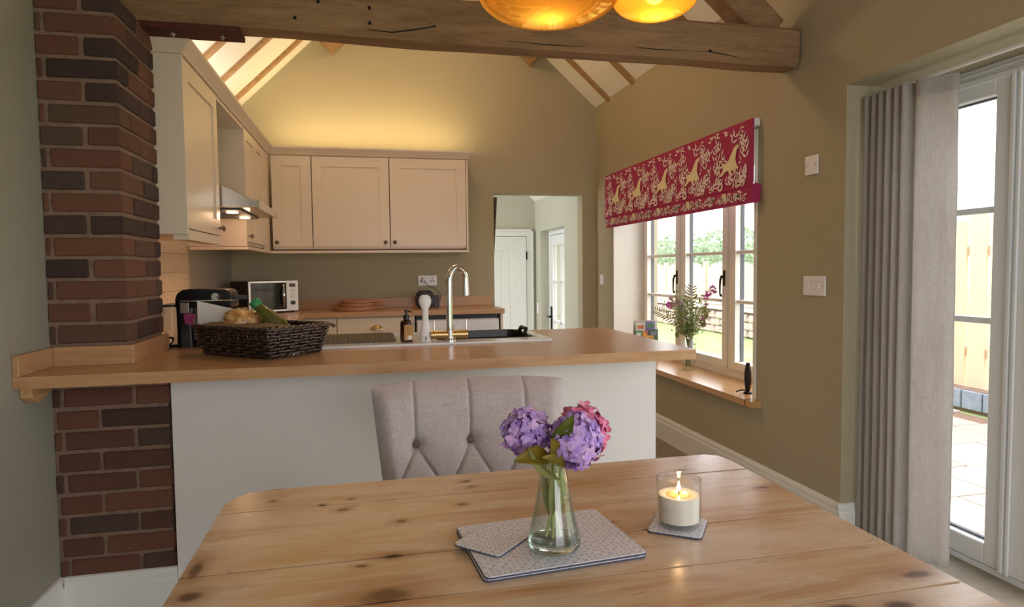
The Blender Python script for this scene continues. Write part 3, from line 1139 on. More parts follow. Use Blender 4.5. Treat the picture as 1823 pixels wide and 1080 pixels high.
def shaker(parent, ax, a0, a1, z0, z1, face, sgn, fw_=.062, th=.02, knob_at=None, drawer=False, name='door'):
    """shaker door: ax 'X' = lies along X facing -Y, 'Y' = lies along Y facing +X.  face = front plane"""
    bm = new_bm()
    rec = .007
    def bx3(u0, u1, v0, v1, w0, w1):
        if ax == 'X':
            box(bm, u0, u1, face + w0, face + w1, v0, v1)
        else:
            box(bm, face - w1, face - w0, u0, u1, v0, v1)
    bx3(a0, a0 + fw_, z0, z1, 0, th)
    bx3(a1 - fw_, a1, z0, z1, 0, th)
    bx3(a0 + fw_, a1 - fw_, z0, z0 + fw_, 0, th)
    bx3(a0 + fw_, a1 - fw_, z1 - fw_, z1, 0, th)
    bx3(a0 + fw_, a1 - fw_, z0 + fw_, z1 - fw_, rec, th - .001)
    d = obj(name, bm, MT['cab'], parent)
    if knob_at:
        bm = new_bm()
        if ax == 'X':
            knob(bm, (knob_at[0], face, knob_at[1]), (0, -1, 0))
        else:
            knob(bm, (face, knob_at[0], knob_at[1]), (1, 0, 0))
        obj('knob', bm, MT['pewter'], d, smooth=True, angle=60)
    return d


# rear base units
bu = thing('drawer_unit', 'cream base unit with a brass cup pull drawer', 'kitchen unit', (.05, 5.3, 0))
bm = new_bm(); box(bm, -.24, .348, 5.092, YB - .001, .1, WT - WTH - .001)
obj('carcass', bm, MT['cab'], bu)
bm = new_bm(); box(bm, -.236, .330, 5.07, 5.09, .70, WT - WTH - .012)
dr = obj('drawer', bm, MT['cab'], bu, bev=.002, seg=1)
bm = new_bm()
# cup handle: quarter ellipsoid shell
n = 14
vs = []
for i in range(n + 1):
    a = PI * i / n
    row = []
    for j in range(7):
        b = PI / 2 * j / 6
        row.append(bm.verts.new((.058 + .046 * math.cos(a), 5.069 - .026 * math.sin(b) * math.sin(a) ** .6 if 0 < i < n else 5.069, .772 + .034 * math.sin(a) * math.cos(b))))
    vs.append(row)
for i in range(n):
    for j in range(6):
        try:
            bm.faces.new((vs[i][j], vs[i + 1][j], vs[i + 1][j + 1], vs[i][j + 1]))
        except ValueError:
            pass
obj('cup_pull', bm, MT['brass'], dr, smooth=True, angle=60)
shaker(bu, 'X', -.236, .045, .12, .69, 5.07, -1, knob_at=(.02, .64))
shaker(bu, 'X', .049, .330, .12, .69, 5.07, -1, knob_at=(.075, .64))
cu = thing('corner_base_unit', 'narrow cream base cupboard with a pewter knob', 'kitchen unit', (-.45, 5.3, 0))
bm = new_bm(); box(bm, -.66, -.242, 5.092, YB - .001, .1, WT - WTH - .001)
obj('carcass', bm, MT['cab'], cu)
shaker(cu, 'X', -.478, -.241, .12, WT - WTH - .012, 5.07, -1, fw_=.06, knob_at=(-.262, .815))
bm = new_bm(); box(bm, 1.03, 1.048, 5.07, YB - .001, 0, WT - WTH - .001)
tag(obj('end_panel', bm, MT['cab']), 'cream end panel beside the washing machine', 'panel')
wm = thing('washing_machine', 'white washing machine under the end of the rear worktop', 'washing machine', (.69, 5.32, 0))
bm = new_bm(); box(bm, .362, 1.018, 5.09, YB - .03, .02, .835)
obj('body', bm, MT['plastic_white'], wm, bev=.008)
bm = new_bm(); box(bm, .366, 1.014, 5.062, 5.089, .70, .828)
fp = obj('control_panel', bm, plain('appliance_white', srgb(232, 232, 238), .3, var=.01), wm, bev=.008)
bm = new_bm(); box(bm, .39, .54, 5.058, 5.062, .73, .80)
obj('detergent_drawer', bm, MT['plastic_white'], fp, bev=.0015, seg=1)
bm = new_bm(); lathe(bm, [(.032, 0), (.03, .016), (.0, .017)], 24, (.68, 5.062, .765), Matrix.Rotation(PI / 2, 4, 'X'), cap=False)
obj('dial', bm, MT['plastic_white'], fp, smooth=True)
for i in range(5):
    bm = new_bm(); lathe(bm, [(.008, 0), (.007, .004), (.0, .0045)], 12, (.80 + i * .04, 5.062, .765), Matrix.Rotation(PI / 2, 4, 'X'), cap=False)
    obj('button', bm, MT['plastic_white'], fp)
bm = new_bm(); box(bm, .366, 1.014, 5.07, 5.089, .1, .695)
obj('front', bm, MT['plastic_white'], wm, bev=.004)
bm = new_bm(); lathe(bm, [(.17, 0), (.17, .02), (.13, .03), (.12, .015), (.0, .01)], 32, (.69, 5.07, .42), Matrix.Rotation(PI / 2, 4, 'X'), cap=False)
obj('porthole', bm, MT['grey'], wm, smooth=True)
bm = new_bm(); box(bm, .362, 1.018, 5.12, 5.16, .836, WT - WTH - .001)
obj('gap_shade_strip', bm, MT['black'], wm)  # black strip stands in for the shade in the gap under the worktop

# ------------------------------------------------------------------ wall cupboards
CZ0, CZ1 = 1.385, 2.115
rear = []
for (xa, xb, kn, lab) in ((-.705, -.412, -.672, 'narrow cream wall cupboard in the corner, single slim door'), (-.408, .178, .142, 'wide cream wall cupboard between the slim corner one and the outer one'), (.182, .79, .215, 'wide cream wall cupboard nearest the doorway')):
    u = thing('wall_cupboard', lab, 'cupboard', ((xa + xb) / 2, 5.42, CZ0), group='rear wall cupboards')
    bm = new_bm(); box(bm, xa, xb, 5.272, YB - .001, CZ0 + .012, CZ1)
    obj('carcass', bm, MT['cab'], u)
    shaker(u, 'X', xa + .002, xb - .002, CZ0 + .03, CZ1 - .008, 5.25, -1, fw_=.075, knob_at=(kn, CZ0 + .062))
bm = new_bm(); box(bm, .792, .808, 5.252, YB - .001, CZ0 + .004, CZ1)
tag(obj('cupboard_end_panel', bm, MT['cab'], bev=.001, seg=1), 'cream end panel closing the rear wall cupboards', 'panel')

CF = -.722
u = thing('wall_cupboard', 'cream wall cupboard with one broad door right behind the brick pillar', 'cupboard', (-.9, 3.18, CZ0), group='side wall cupboards')
bm = new_bm(); box(bm, XL + .001, CF - .022, 2.93, 3.53, CZ0 + .0, CZ1)
obj('carcass', bm, MT['cab'], u)
shaker(u, 'Y', 2.932, 3.528, CZ0 + .025, CZ1 - .008, CF, 1, fw_=.075, knob_at=(3.495, CZ0 + .06))
bm = new_bm(); box(bm, XL + .001, CF + .001, 2.910, 2.929, CZ0 - .0, CZ1)
obj('side_panel', bm, MT['cab'], u, bev=.001, seg=1)
bm = new_bm(); box(bm, CF - .06, CF - .001, 2.930, 3.53, CZ0 - .022, CZ0 + .020)
obj('pelmet', bm, MT['cab'], u)
u = thing('wall_cupboard', 'cream double wall cupboard between cooker hood and corner', 'cupboard', (-.9, 4.7, CZ0), group='side wall cupboards')
bm = new_bm(); box(bm, XL + .001, CF - .022, 4.282, 5.24, CZ0 + .01, CZ1)
obj('carcass', bm, MT['cab'], u)
shaker(u, 'Y', 4.284, 4.66, CZ0 + .03, CZ1 - .008, CF, 1, fw_=.06, knob_at=(4.315, CZ0 + .062))
shaker(u, 'Y', 4.664, 5.04, CZ0 + .03, CZ1 - .008, CF, 1, fw_=.06)
bm = new_bm(); box(bm, CF - .02, CF - .001, 5.044, 5.248, CZ0 + .0, CZ1)
obj('corner_post', bm, MT['cab'], u)
bm = new_bm(); box(bm, XL + .001, CF + .0, 4.262, 4.281, CZ0 + .0, CZ1)
obj('side_panel', bm, MT['cab'], u)

# cornice and pelmet: a continuous moulding
cor = thing('cornice', 'cream moulded cornice running over all the wall cupboards', 'cornice', (0, 4.5, CZ1))
prof = [(-.02, 0), (.004, 0), (.012, .012), (.04, .046), (.042, .056), (-.02, .056)]


def mould(path, zb, prof, name, parent):
    bm = new_bm()
    rings = []
    n = len(path)
    for i, p in enumerate(path):
        p = Vector((p[0], p[1], 0))
        def nrm(a, b):
            d = (Vector((b[0], b[1], 0)) - Vector((a[0], a[1], 0))).normalized()
            return Vector((d.y, -d.x, 0))
        ns = []
        if i > 0:
            ns.append(nrm(path[i - 1], path[i]))
        if i < n - 1:
            ns.append(nrm(path[i], path[i + 1]))
        m = sum(ns, Vector((0, 0, 0)))
        m = m / (m.dot(ns[0]))
        rings.append([bm.verts.new(p + m * a + Vector((0, 0, zb + b))) for a, b in prof])
    k = len(prof)
    for i in range(n - 1):
        for j in range(k):
            bm.faces.new((rings[i][j], rings[i][(j + 1) % k], rings[i + 1][(j + 1) % k], rings[i + 1][j]))
    bm.faces.new(rings[0][::-1]); bm.faces.new(rings[-1])
    return obj(name, bm, MT['cab'], parent)


bm = new_bm(); box(bm, XL + .001, CF - .004, 3.531, 4.261, CZ1 - .02, CZ1)
obj('bridging_board', bm, MT['cab'], cor)
# walk with outside on the right hand: along the left units then along the rear units
mould([(XL + .01, 2.912), (CF, 2.912), (CF, 5.25), (.806, 5.25), (.806, YB - .01)], CZ1 + .001, prof, 'moulding', cor)
pel = thing('light_pelmet', 'cream light pelmet strip under the rear wall cupboards', 'pelmet', (0, 5.2, CZ0 - .02))
mould([(XL + .02, 4.275), (CF, 4.275), (CF, 5.25), (.806, 5.25), (.806, YB - .01)], CZ0 - .022, [(-.018, 0), (.0, 0), (.004, .004), (.004, .02), (-.018, .02)], 'strip', pel)

# ------------------------------------------------------------------ cooker hood and tiles
hood = thing('cooker_hood', 'stainless steel cooker hood between the side wall cupboards', 'cooker hood', (-.8, 3.9, 1.545))
bm = new_bm(); prism(bm, [(XL + .002, 1.555), (-.55, 1.555), (-.55, 1.590), (-.84, 1.725), (XL + .002, 1.725)], 3.56, 4.25, 'Y')
obj('canopy', bm, MT['steel'], hood, bev=.002, seg=1)
bm = new_bm(); box(bm, -.55, -.538, 3.555, 4.255, 1.550, 1.594)
obj('front_lip', bm, MT['chrome'], hood, bev=.004)
bm = new_bm(); box(bm, XL + .002, -.86, 3.77, 4.04, 1.726, CZ1 - .021)
obj('chimney', bm, MT['steel'], hood)
bm = new_bm(); box(bm, XL + .04, -.64, 3.6, 4.2, 1.546, 1.554)
obj('filter', bm, MT['grey'], hood)
for yy in (3.72, 4.08):
    bm = new_bm(); lathe(bm, [(.03, 1.540), (.03, 1.546)], 20, (-.70, yy, 0))
    obj('hood_lamp', bm, emit('hood_lamp_glow', (1, .75, .45, 1), 1.2), hood)
    l = lamp('hood_lamp_light', (-.70, yy, 1.535), 0.3, (1, .62, .36), .03)
    sp_ = bpy.data.lights.new('hood_spot', 'SPOT'); sp_.energy = 3.0; sp_.color = (1, .66, .40); sp_.spot_size = 1.9; sp_.spot_blend = .8; sp_.shadow_soft_size = .03
    so_ = bpy.data.objects.new('hood_spot', sp_); so_.location = (-.74, yy, 1.536); COL.objects.link(so_)

tiles = thing('splashback', 'beige linen textured tiles behind the hob', 'splashback', (XL, 3.9, WT))
tilem = Mat('linen_tile')
fa = tilem.noise(tilem.coords((1, 1, .05)), 240, 2)
fb = tilem.noise(tilem.coords((1, .05, 1)), 240, 2)
fc = tilem.math('MULTIPLY', tilem.math('ADD', fa, fb), .5)
tilem.color(tilem.ramp(fc, [(.35, srgb(172, 152, 126)), (.65, srgb(206, 190, 164))]))
tilem.set(roughness=.35)
tilem.bump(fc, .3, .003)
tb = new_bm(); box(tb, 0, .008, 0, .378, 0, .103); bevel(tb, .002, 1)
tme = bpy.data.meshes.new('tile'); tb.to_mesh(tme); tb.free(); tme.materials.append(tilem.m)
bm = new_bm(); box(bm, XL + .0005, XL + .004, 3.52, 4.285, WT + .001, 1.545)
obj('grout', bm, plain('pale_grout', srgb(206, 198, 184), .9), tiles)
for r in range(6):
    for c in range(2):
        o = link_mesh('tile', tme, tiles)
        o.location = Vector((XL + .004, 4.282 - .378 - c * .381, WT + .003 + r * .1055)) - ORG[tiles.name]

# ------------------------------------------------------------------ sink, tap and washing-up things
sink = thing('kitchen_sink', 'white ceramic sink and drainer let into the peninsula worktop', 'sink', (.28, 2.96, WT))
bm = new_bm()
zt = WT + .009
for b in ((SX0, SX1, SY0, BY0), (SX0, SX1, BY1, SY1), (BX1, SX1, BY0, BY1), (BX0 - .045, BX0, BY0, BY1), (SX0, SX0 + .04, BY0, BY1)):
    box(bm, b[0], b[1], b[2], b[3], WT + .0005, zt)
obj('rim', bm, MT['ceramic'], sink)
bm = new_bm(); box(bm, SX0 + .04, BX0 - .045, BY0, BY1, WT + .0005, WT + .004)
for i in range(7):
    xx = SX0 + .07 + i * .05
    box(bm, xx, xx + .02, BY0 + .03, BY1 - .02, WT + .004, WT + .0065)
obj('drainer', bm, MT['ceramic'], sink)
bm = new_bm()
zb_ = WT - .17
box(bm, BX0 - .006, BX0, BY0 - .006, BY1 + .006, zb_, WT + .0005)
box(bm, BX1, BX1 + .006, BY0 - .006, BY1 + .006, zb_, WT + .0005)
box(bm, BX0, BX1, BY0 - .006, BY0, zb_, WT + .0005)
box(bm, BX0, BX1, BY1, BY1 + .006, zb_, WT + .0005)
box(bm, BX0 - .006, BX1 + .006, BY0 - .006, BY1 + .006, zb_ - .006, zb_)
obj('bowl', bm, MT['ceramic'], sink)
# washing-up bowl sitting in the sink
wb = thing('washing_up_bowl', 'black plastic washing-up bowl standing in the sink', 'bowl', (.51, 3.0, zb_))
bm = new_bm()
def rrect(x0, x1, y0, y1, r, z, n=5):
    out = []
    for cx, cy, a0 in ((x1 - r, y1 - r, 0), (x0 + r, y1 - r, PI / 2), (x0 + r, y0 + r, PI), (x1 - r, y0 + r, 3 * PI / 2)):
        for i in range(n + 1):
            a = a0 + PI / 2 * i / n
            out.append(Vector((cx + r * math.cos(a), cy + r * math.sin(a), z)))
    return out
def loft(bm, loops, cap0=True, cap1=True):
    rs = [[bm.verts.new(p) for p in L] for L in loops]
    m = len(rs[0])
    for a, b in zip(rs, rs[1:]):
        for i in range(m):
            bm.faces.new((a[i], a[(i + 1) % m], b[(i + 1) % m], b[i]))
    if cap0:
        bm.faces.new(rs[0][::-1])
    if cap1:
        bm.faces.new(rs[-1])
x0, x1, y0, y1 = BX0 + .012, BX1 - .012, BY0 + .012, BY1 - .012
loft(bm, [rrect(x0 + .03, x1 - .03, y0 + .03, y1 - .03, .04, zb_ + .003), rrect(x0, x1, y0, y1, .05, WT + .012), rrect(x0 - .004, x1 + .004, y0 - .004, y1 + .004, .05, WT + .014), rrect(x0 + .005, x1 - .005, y0 + .005, y1 - .005, .05, WT + .013), rrect(x0 + .035, x1 - .035, y0 + .035, y1 - .035, .04, zb_ + .008)])
obj('basin', bm, MT['black'], wb, smooth=True)
bm = new_bm()
tube(bm, [(x1 - .015, 2.93, WT + .01), (x1 - .005, 2.94, WT + .036), (x1 - .005, 3.04, WT + .036), (x1 - .015, 3.05, WT + .01)], .009, 8)
obj('handle', bm, MT['black'], wb, smooth=True)

tap = thing('mixer_tap', 'tall chrome swan neck mixer tap with brass body by the sink', 'tap', (.340, 2.79, WT + .009))
bm = new_bm(); lathe(bm, [(.026, WT + .0095), (.026, WT + .014), (.02, WT + .018), (.02, WT + .05)], 24, (.340, 2.79, 0))
obj('base', bm, MT['chrome'], tap, smooth=True)
bm = new_bm()
tube(bm, [(.262, 2.79, WT + .036), (.415, 2.79, WT + .036)], .0185, 20)
for xx in (.262, .295, .385, .415):
    tube(bm, [(xx - .003, 2.79, WT + .036), (xx + .003, 2.79, WT + .036)], .0195, 20)
obj('valve_body', bm, MT['brass'], tap, smooth=True, label='brushed brass valve body')
for xx in (.272, .412):
    bm = new_bm(); tube(bm, [(xx, 2.79, WT + .055), (xx, 2.792, WT + .098)], .0035, 8)
    obj('lever', bm, MT['chrome'], tap, smooth=True)
bm = new_bm()
pts = [(.340, 2.79, WT + .05), (.340, 2.79, WT + .15), (.340, 2.79, WT + .262)]
dx, dy = .080, .05
for i in range(1, 15):
    a = PI * i / 14 * 1.03
    r = .5 * (1 - math.cos(a))
    pts.append((.340 + dx * r, 2.79 + dy * r, WT + .262 + .064 * math.sin(a)))
lx, ly, lz = pts[-1]
pts.append((lx, ly, lz - .025))
tube(bm, pts, .0138, 16)
sp = obj('spout', bm, MT['chrome'], tap, smooth=True, angle=60)
bm = new_bm(); tube(bm, [(lx, ly, lz - .022), (lx, ly, lz - .055)], .0155, 16)
obj('nozzle', bm, MT['chrome'], sp, smooth=True)

# drying mat on the drainer
bm = new_bm()
matm = Mat('grey_ribbed_silicone'); matm.color(srgb(104, 96, 84)); matm.set(roughness=.75)
mx0, mx1, my0, my1 = -.198, .112, 2.80, 3.185
loft(bm, [rrect(mx0, mx1, my0, my1, .02, WT + .0095), rrect(mx0, mx1, my0, my1, .02, WT + .0135)])
dm = thing('drying_mat', 'dark grey ribbed drying mat lying on the sink drainer', 'mat', ((mx0 + mx1) / 2, 3.0, WT + .009))
obj('sheet', bm, matm.m, dm)
xx = mx0 + .012
while xx < mx1 - .012:
    bm = new_bm(); box(bm, xx, xx + .009, my0 + .012, my1 - .012, WT + .0135, WT + .0175)
    obj('rib', bm, matm.m, dm)
    xx += .0165

# brown pump bottle
bot = thing('soap_bottle', 'amber soap bottle with black pump and kraft label', 'bottle', (.156, 2.80, WT + .009))
amb = Mat('amber_bottle'); amb.color(srgb(64, 30, 14)); amb.set(roughness=.12); amb.bsdf.inputs['Transmission Weight'].default_value = .35
bm = new_bm(); lathe(bm, [(.0, WT + .0095), (.025, WT + .0095), (.027, WT + .013), (.027, WT + .088), (.023, WT + .099), (.012, WT + .105), (.011, WT + .111), (0, WT + .111)], 24, (.156, 2.80, 0), cap=False)
obj('body', bm, amb.m, bot, smooth=True)
bm = new_bm()
lathe(bm, [(.0135, WT + .109), (.0135, WT + .123), (.006, WT + .126), (.005, WT + .134), (.0075, WT + .136), (.0075, WT + .146), (0, WT + .147)], 18, (.156, 2.80, 0))
tube(bm, [(.156, 2.80, WT + .140), (.172, 2.812, WT + .139), (.180, 2.818, WT + .134)], .0035, 8)
obj('pump', bm, MT['black'], bot, smooth=True)
bm = new_bm()
n = 18
def arc_label(bm, cx, cy, r, a0, a1, z0, z1, n=16):
    lo, hi = [], []
    for i in range(n + 1):
        a = a0 + (a1 - a0) * i / n
        lo.append(bm.verts.new((cx + r * math.cos(a), cy + r * math.sin(a), z0)))
        hi.append(bm.verts.new((cx + r * math.cos(a), cy + r * math.sin(a), z1)))
    for i in range(n):
        bm.faces.new((lo[i], lo[i + 1], hi[i + 1], hi[i]))
arc_label(bm, .156, 2.80, .0275, -2.0, .2, WT + .018, WT + .083)
lb = obj('label', bm, plain('kraft_label', srgb(196, 154, 98), .8, var=.04), bot, smooth=True)
bm = new_bm(); arc_label(bm, .156, 2.80, .0279, -1.45, -.75, WT + .021, WT + .037, 8)
obj('label_patch', bm, plain('label_white', srgb(226, 222, 216), .8), lb, smooth=True)
bm = new_bm()
for i in range(5):
    arc_label(bm, .156, 2.80, .0279, -1.6, -.35, WT + .045 + i * .007, WT + .0475 + i * .007, 8)
obj('print_lines', bm, plain('label_print', srgb(150, 108, 62), .8), lb, smooth=True)

# white dish brush standing on the sink edge
br = thing('dish_brush', 'white plastic dish brush standing upright on the sink edge', 'brush', (.236, 2.79, WT + .009))
bm = new_bm()
secs = [(.022, .010, 0), (.0225, .010, .01), (.0195, .010, .05), (.0145, .008, .085), (.013, .008, .115), (.014, .008, .14), (.021, .010, .150), (.0265, .012, .166), (.0265, .012, .178), (.022, .010, .192), (.011, .006, .200)]
loops = []
for a, b, zz in secs:
    loops.append([Vector((.236 + a * math.cos(2 * PI * i / 20), 2.79 + b * math.sin(2 * PI * i / 20), WT + .0095 + zz)) for i in range(20)])
loft(bm, loops)
obj('handle', bm, MT['plastic_white'], br, smooth=True, angle=70)
bm = new_bm(); box(bm, .2345, .2385, 2.776, 2.781, WT + .0135, WT + .031)
obj('hang_hole', bm, MT['grey'], br)

# ------------------------------------------------------------------ things on the rear worktop
mw = thing('microwave', 'steel microwave standing askew in the worktop corner', 'microwave', (-.86, 5.06, WT), rotz=math.radians(36), local=True)
w, d, h = .40, .29, .245
bm = new_bm(); box(bm, 0, w, .012, d, .012, h)
obj('casing', bm, plain('microwave_casing', srgb(96, 84, 74), .35, metal=.8, var=.04), mw, bev=.004)
bm = new_bm(); box(bm, 0, w, 0, .0118, .012, h)
obj('front_panel', bm, plain('microwave_steel', srgb(212, 208, 204), .3, metal=.9, var=.02), mw, bev=.002, seg=1)
bm = new_bm(); box(bm, .018, .300, -.004, 0, .026, h - .014)
dw_ = obj('door', bm, plain('microwave_glass', srgb(14, 14, 16), .06, var=.02), mw, bev=.002, seg=1)
bm = new_bm()
tube(bm, [(.276, -.005, .045), (.268, -.024, .08), (.266, -.03, .13), (.268, -.024, .18), (.276, -.005, .215)], .008, 10)
obj('door_handle', bm, MT['chrome'], dw_, smooth=True)
bm = new_bm(); box(bm, .302, w - .002, -.003, 0, .016, h - .004)
cp = obj('control_panel', bm, plain('control_silver', srgb(226, 224, 220), .4, metal=.3, var=.01), mw)
bm = new_bm(); box(bm, .326, .376, -.0045, -.003, .196, .222)
obj('display', bm, plain('dark_red_display', srgb(66, 34, 30), .2), cp)
bm = new_bm(); lathe(bm, [(.017, 0), (.016, .014), (0, .015)], 20, (.352, -.003, .075), Matrix.Rotation(PI / 2, 4, 'X'), cap=False)
obj('dial', bm, MT['black'], cp, smooth=True)
for r in range(4):
    for c in range(2):
        bm = new_bm(); box(bm, .336 + c * .022, .350 + c * .022, -.0042, -.003, .112 + r * .018, .122 + r * .018)
        obj('button', bm, MT['grey'] if False else plain('key_grey', srgb(188, 186, 182), .5), cp)
for fx, fy in ((.03, .03), (w - .03, .03), (.03, d - .03), (w - .03, d - .03)):
    bm = new_bm(); lathe(bm, [(.012, .0005), (.012, .012)], 12, (fx, fy, 0))
    obj('foot', bm, MT['black'], mw)

def round_board(cx, cy, r, z, th, lab, hang):
    t = thing('chopping_board', lab, 'chopping board', (cx, cy, z), group='stacked wooden boards')
    bm = new_bm()
    lathe(bm, [(r - .004, z + .0003), (r, z + .004), (r, z + th - .004), (r - .004, z + th)], 36, (cx, cy, 0))
    obj('disc', bm, MT['board'], t, smooth=True)
    bm = new_bm()
    a = hang
    mt = Matrix.Translation((cx, cy, z)) @ Matrix.Rotation(a, 4, 'Z')
    vs = box(bm, r - .01, r + .085, -.022, .022, .003, th - .003, mt)
    obj('handle', bm, MT['board'], t, bev=.004)
round_board(-.115, 5.33, .165, WT + .0005, .030, 'round wooden chopping board at the bottom of the stack', .15)
round_board(-.10, 5.335, .140, WT + .031, .026, 'round wooden chopping board in the middle of the stack', .2)
round_board(-.10, 5.34, .118, WT + .0575, .022, 'smallest round wooden chopping board on top of the stack', .1)

spk = thing('smart_speaker', 'dark grey ribbed fabric speaker beside the wall socket', 'speaker', (.46, 5.40, WT))
bm = new_bm()
prf = [(0, .0005), (.045, .0005), (.06, .008), (.074, .03), (.08, .06), (.078, .09), (.068, .118), (.05, .136), (.03, .144), (0, .146)]
lathe(bm, [(r, WT + zz) for r, zz in prf], 40, (.455, 5.40, 0), cap=False)
bd_ = obj('body', bm, MT['grey'], spk, smooth=True)
for i in range(9):
    a = PI * (1.0 + (i + .5) / 9)
    bm = new_bm()
    pts = [(.455 + (r + .0005) * math.cos(a), 5.40 + (r + .0005) * math.sin(a), WT + zz) for r, zz in prf[5:9]]
    tube(bm, pts, .003, 6)
    obj('vent_slot', bm, MT['black'], bd_)
bm = new_bm(); box(bm, .525, .575, 5.375, 5.425, WT + .0005, WT + .105)
obj('power_block', bm, MT['grey'], spk, bev=.006)

SOCK = (.416, .579, 1.088, 1.178)
so = thing('wall_socket', 'white double power socket above the rear worktop', 'socket', (.4975, YB, SOCK[2]))
bm = new_bm(); box(bm, SOCK[0], SOCK[1], YB - .010, YB - .0005, SOCK[2], SOCK[3])
pl = obj('face_plate', bm, MT['plastic_white'], so, bev=.003)
for cx in (.455, .54):
    for q in ((0, .018, .003, .009), (-.012, -.006, .008, .003), (.012, -.006, .008, .003)):
        bm = new_bm(); box(bm, cx + q[0] - q[2], cx + q[0] + q[2], YB - .0112, YB - .010, 1.135 + q[1] - q[3], 1.135 + q[1] + q[3])
        obj('pin_hole', bm, MT['grey'], pl)
    bm = new_bm(); box(bm, cx - .008, cx + .008, YB - .014, YB - .010, 1.158, 1.172)
    obj('rocker', bm, MT['plastic_white'], pl, bev=.001, seg=1)
bm = new_bm(); box(bm, .452, .486, YB - .036, YB - .0115, 1.118, 1.158)
pg = tag(obj('power_plug', bm, MT['plastic_white'], bev=.006), 'white plug pushed into the double wall socket', 'plug')
bm = new_bm()
tube(bm, [(.468, YB - .04, 1.135), (.48, YB - .05, 1.11), (.50, YB - .055, 1.085), (.535, YB - .06, 1.075), (.575, YB - .07, 1.05), (.600, YB - .085, 1.01), (.600, YB - .10, .975), (.585, YB - .13, .955), (.577, 5.40, .95)], .0028, 6)
tag(obj('power_cable', bm, MT['grey'], smooth=True), 'thin grey cable from the wall socket to the speaker', 'cable')


def switch(loc, axis, w, h, rockers, lab, kind='light_switch', cat='light switch', single=False):
    """axis 'X' plate on the right wall facing -X, 'H' on hall wall"""
    x = loc[0]
    t = thing(kind, lab, cat, (x, loc[1], loc[2] - h / 2))
    bm = new_bm(); box(bm, x - .009, x - .0005, loc[1] - w / 2, loc[1] + w / 2, loc[2] - h / 2, loc[2] + h / 2)
    p = obj('face_plate', bm, MT['plastic_white'], t, bev=.003)
    for i in range(rockers):
        yy = loc[1] + (i - (rockers - 1) / 2) * .033
        bm = new_bm()
        prism(bm, [(x - .009, -.011), (x - .014, -.011), (x - .0098, .011), (x - .009, .011)], yy - .006, yy + .006, 'Y')
        for v in bm.verts:
            v.co.z += loc[2]
        obj('rocker', bm, MT['plastic_white'], p)
    for s in (-1, 1):
        bm = new_bm(); lathe(bm, [(.003, 0), (.003, .001)], 8, (x - .009, loc[1] + s * (w / 2 - .012), loc[2]), Matrix.Rotation(-PI / 2, 4, 'Y'))
        obj('screw', bm, MT['pewter'], p)
switch((XR, 2.665, 1.692), 'X', .088, .088, 1, 'single white switch plate high beside the window blind')
switch((XR, 2.635, 1.132), 'X', .150, .092, 3, 'wide white light switch with three rockers beside the curtain')
switch((XR, 5.44, 1.122), 'X', .088, .088, 1, 'white light switch between doorway and window reveal')
switch((HX, 7.18, .77), 'X', .07, .12, 1, 'small white switch on the hall wall beside the glazed door')

# dark patterned curtain edge at the doorway
bm = new_bm()
cols = 8
rows = 20
grid = []
for j in range(rows + 1):
    v = j / rows
    zz = 1.87 - v * .95
    wdt = .062 * (1 - .95 * v) + .006
    grid.append([bm.verts.new((DW[0] - .05 + (wdt + .05) * i / cols * (1 if True else 0), YB + .17 + .012 * math.sin(i * 2.4 + v), zz)) for i in range(cols + 1)])
for j in range(rows):
    for i in range(cols):
        bm.faces.new((grid[j][i], grid[j][i + 1], grid[j + 1][i + 1], grid[j + 1][i]))
bmesh.ops.solidify(bm, geom=list(bm.faces), thickness=.004)
cm_ = Mat('plum_speckled_cloth')
vo = cm_.n('ShaderNodeTexVoronoi'); vo.inputs['Scale'].default_value = 60
cm_.l(cm_.coords(), vo.inputs['Vector'])
cm_.color(cm_.ramp(vo.outputs['Distance'], [(.3, srgb(64, 38, 40)), (.55, srgb(150, 124, 112))]))
cm_.set(roughness=.9)
tag(obj('hall_curtain', bm, cm_.m, smooth=True), 'dark speckled curtain edge hanging inside the doorway', 'curtain')

# ------------------------------------------------------------------ coffee machine
cof = thing('coffee_machine', 'black capsule coffee machine with clear side tank behind the basket', 'coffee machine', (-.69, 3.05, WT))
cx0, cx1 = -.795, -.575
cy0, cy1 = 2.96, 3.13
bm = new_bm()
loft(bm, [rrect(cx0, cx0 + .075, cy0, cy1, .02, WT + .0005), rrect(cx0, cx0 + .07, cy0, cy1, .02, WT + .20)])
obj('column', bm, MT['black'], cof, smooth=True)
bm = new_bm()
prof2 = [(cx0, WT + .165), (cx0, WT + .205), (cx0 + .008, WT + .228), (cx0 + .03, WT + .243), (cx0 + .06, WT + .247), (cx1 - .02, WT + .243), (cx1 - .004, WT + .235), (cx1, WT + .215), (cx1 + .004, WT + .165)]
prism(bm, prof2, cy0 - .002, cy1 + .002, 'Y')
obj('head', bm, MT['black'], cof, bev=.008, seg=3, smooth=True)
bm = new_bm(); box(bm, cx0 + .02, cx1 + .006, cy0 - .006, cy1 + .004, WT + .193, WT + .199)
obj('chrome_band', bm, MT['chrome'], cof, bev=.001, seg=1)
bm = new_bm(); box(bm, cx1 - .09, cx1 - .03, cy0 + .03, cy1 - .03, WT + .12, WT + .166)
obj('brew_spout', bm, MT['black'], cof, bev=.006)
bm = new_bm(); box(bm, cx0 + .072, cx1 + .0, cy0 + .01, cy1 - .01, WT + .0005, WT + .03)
obj('drip_tray', bm, MT['black'], cof, bev=.004)
bm = new_bm(); tube(bm, [(cx1 + .005, 3.04, WT + .205), (cx1 + .05, 3.04, WT + .205)], .010, 10)
obj('lever', bm, MT['grey'], cof, smooth=True)
bm = new_bm(); lathe(bm, [(.016, 0), (.016, .006), (0, .007)], 20, (cx1 - .06, cy0 - .003, WT + .212), Matrix.Rotation(PI / 2, 4, 'X'), cap=False)
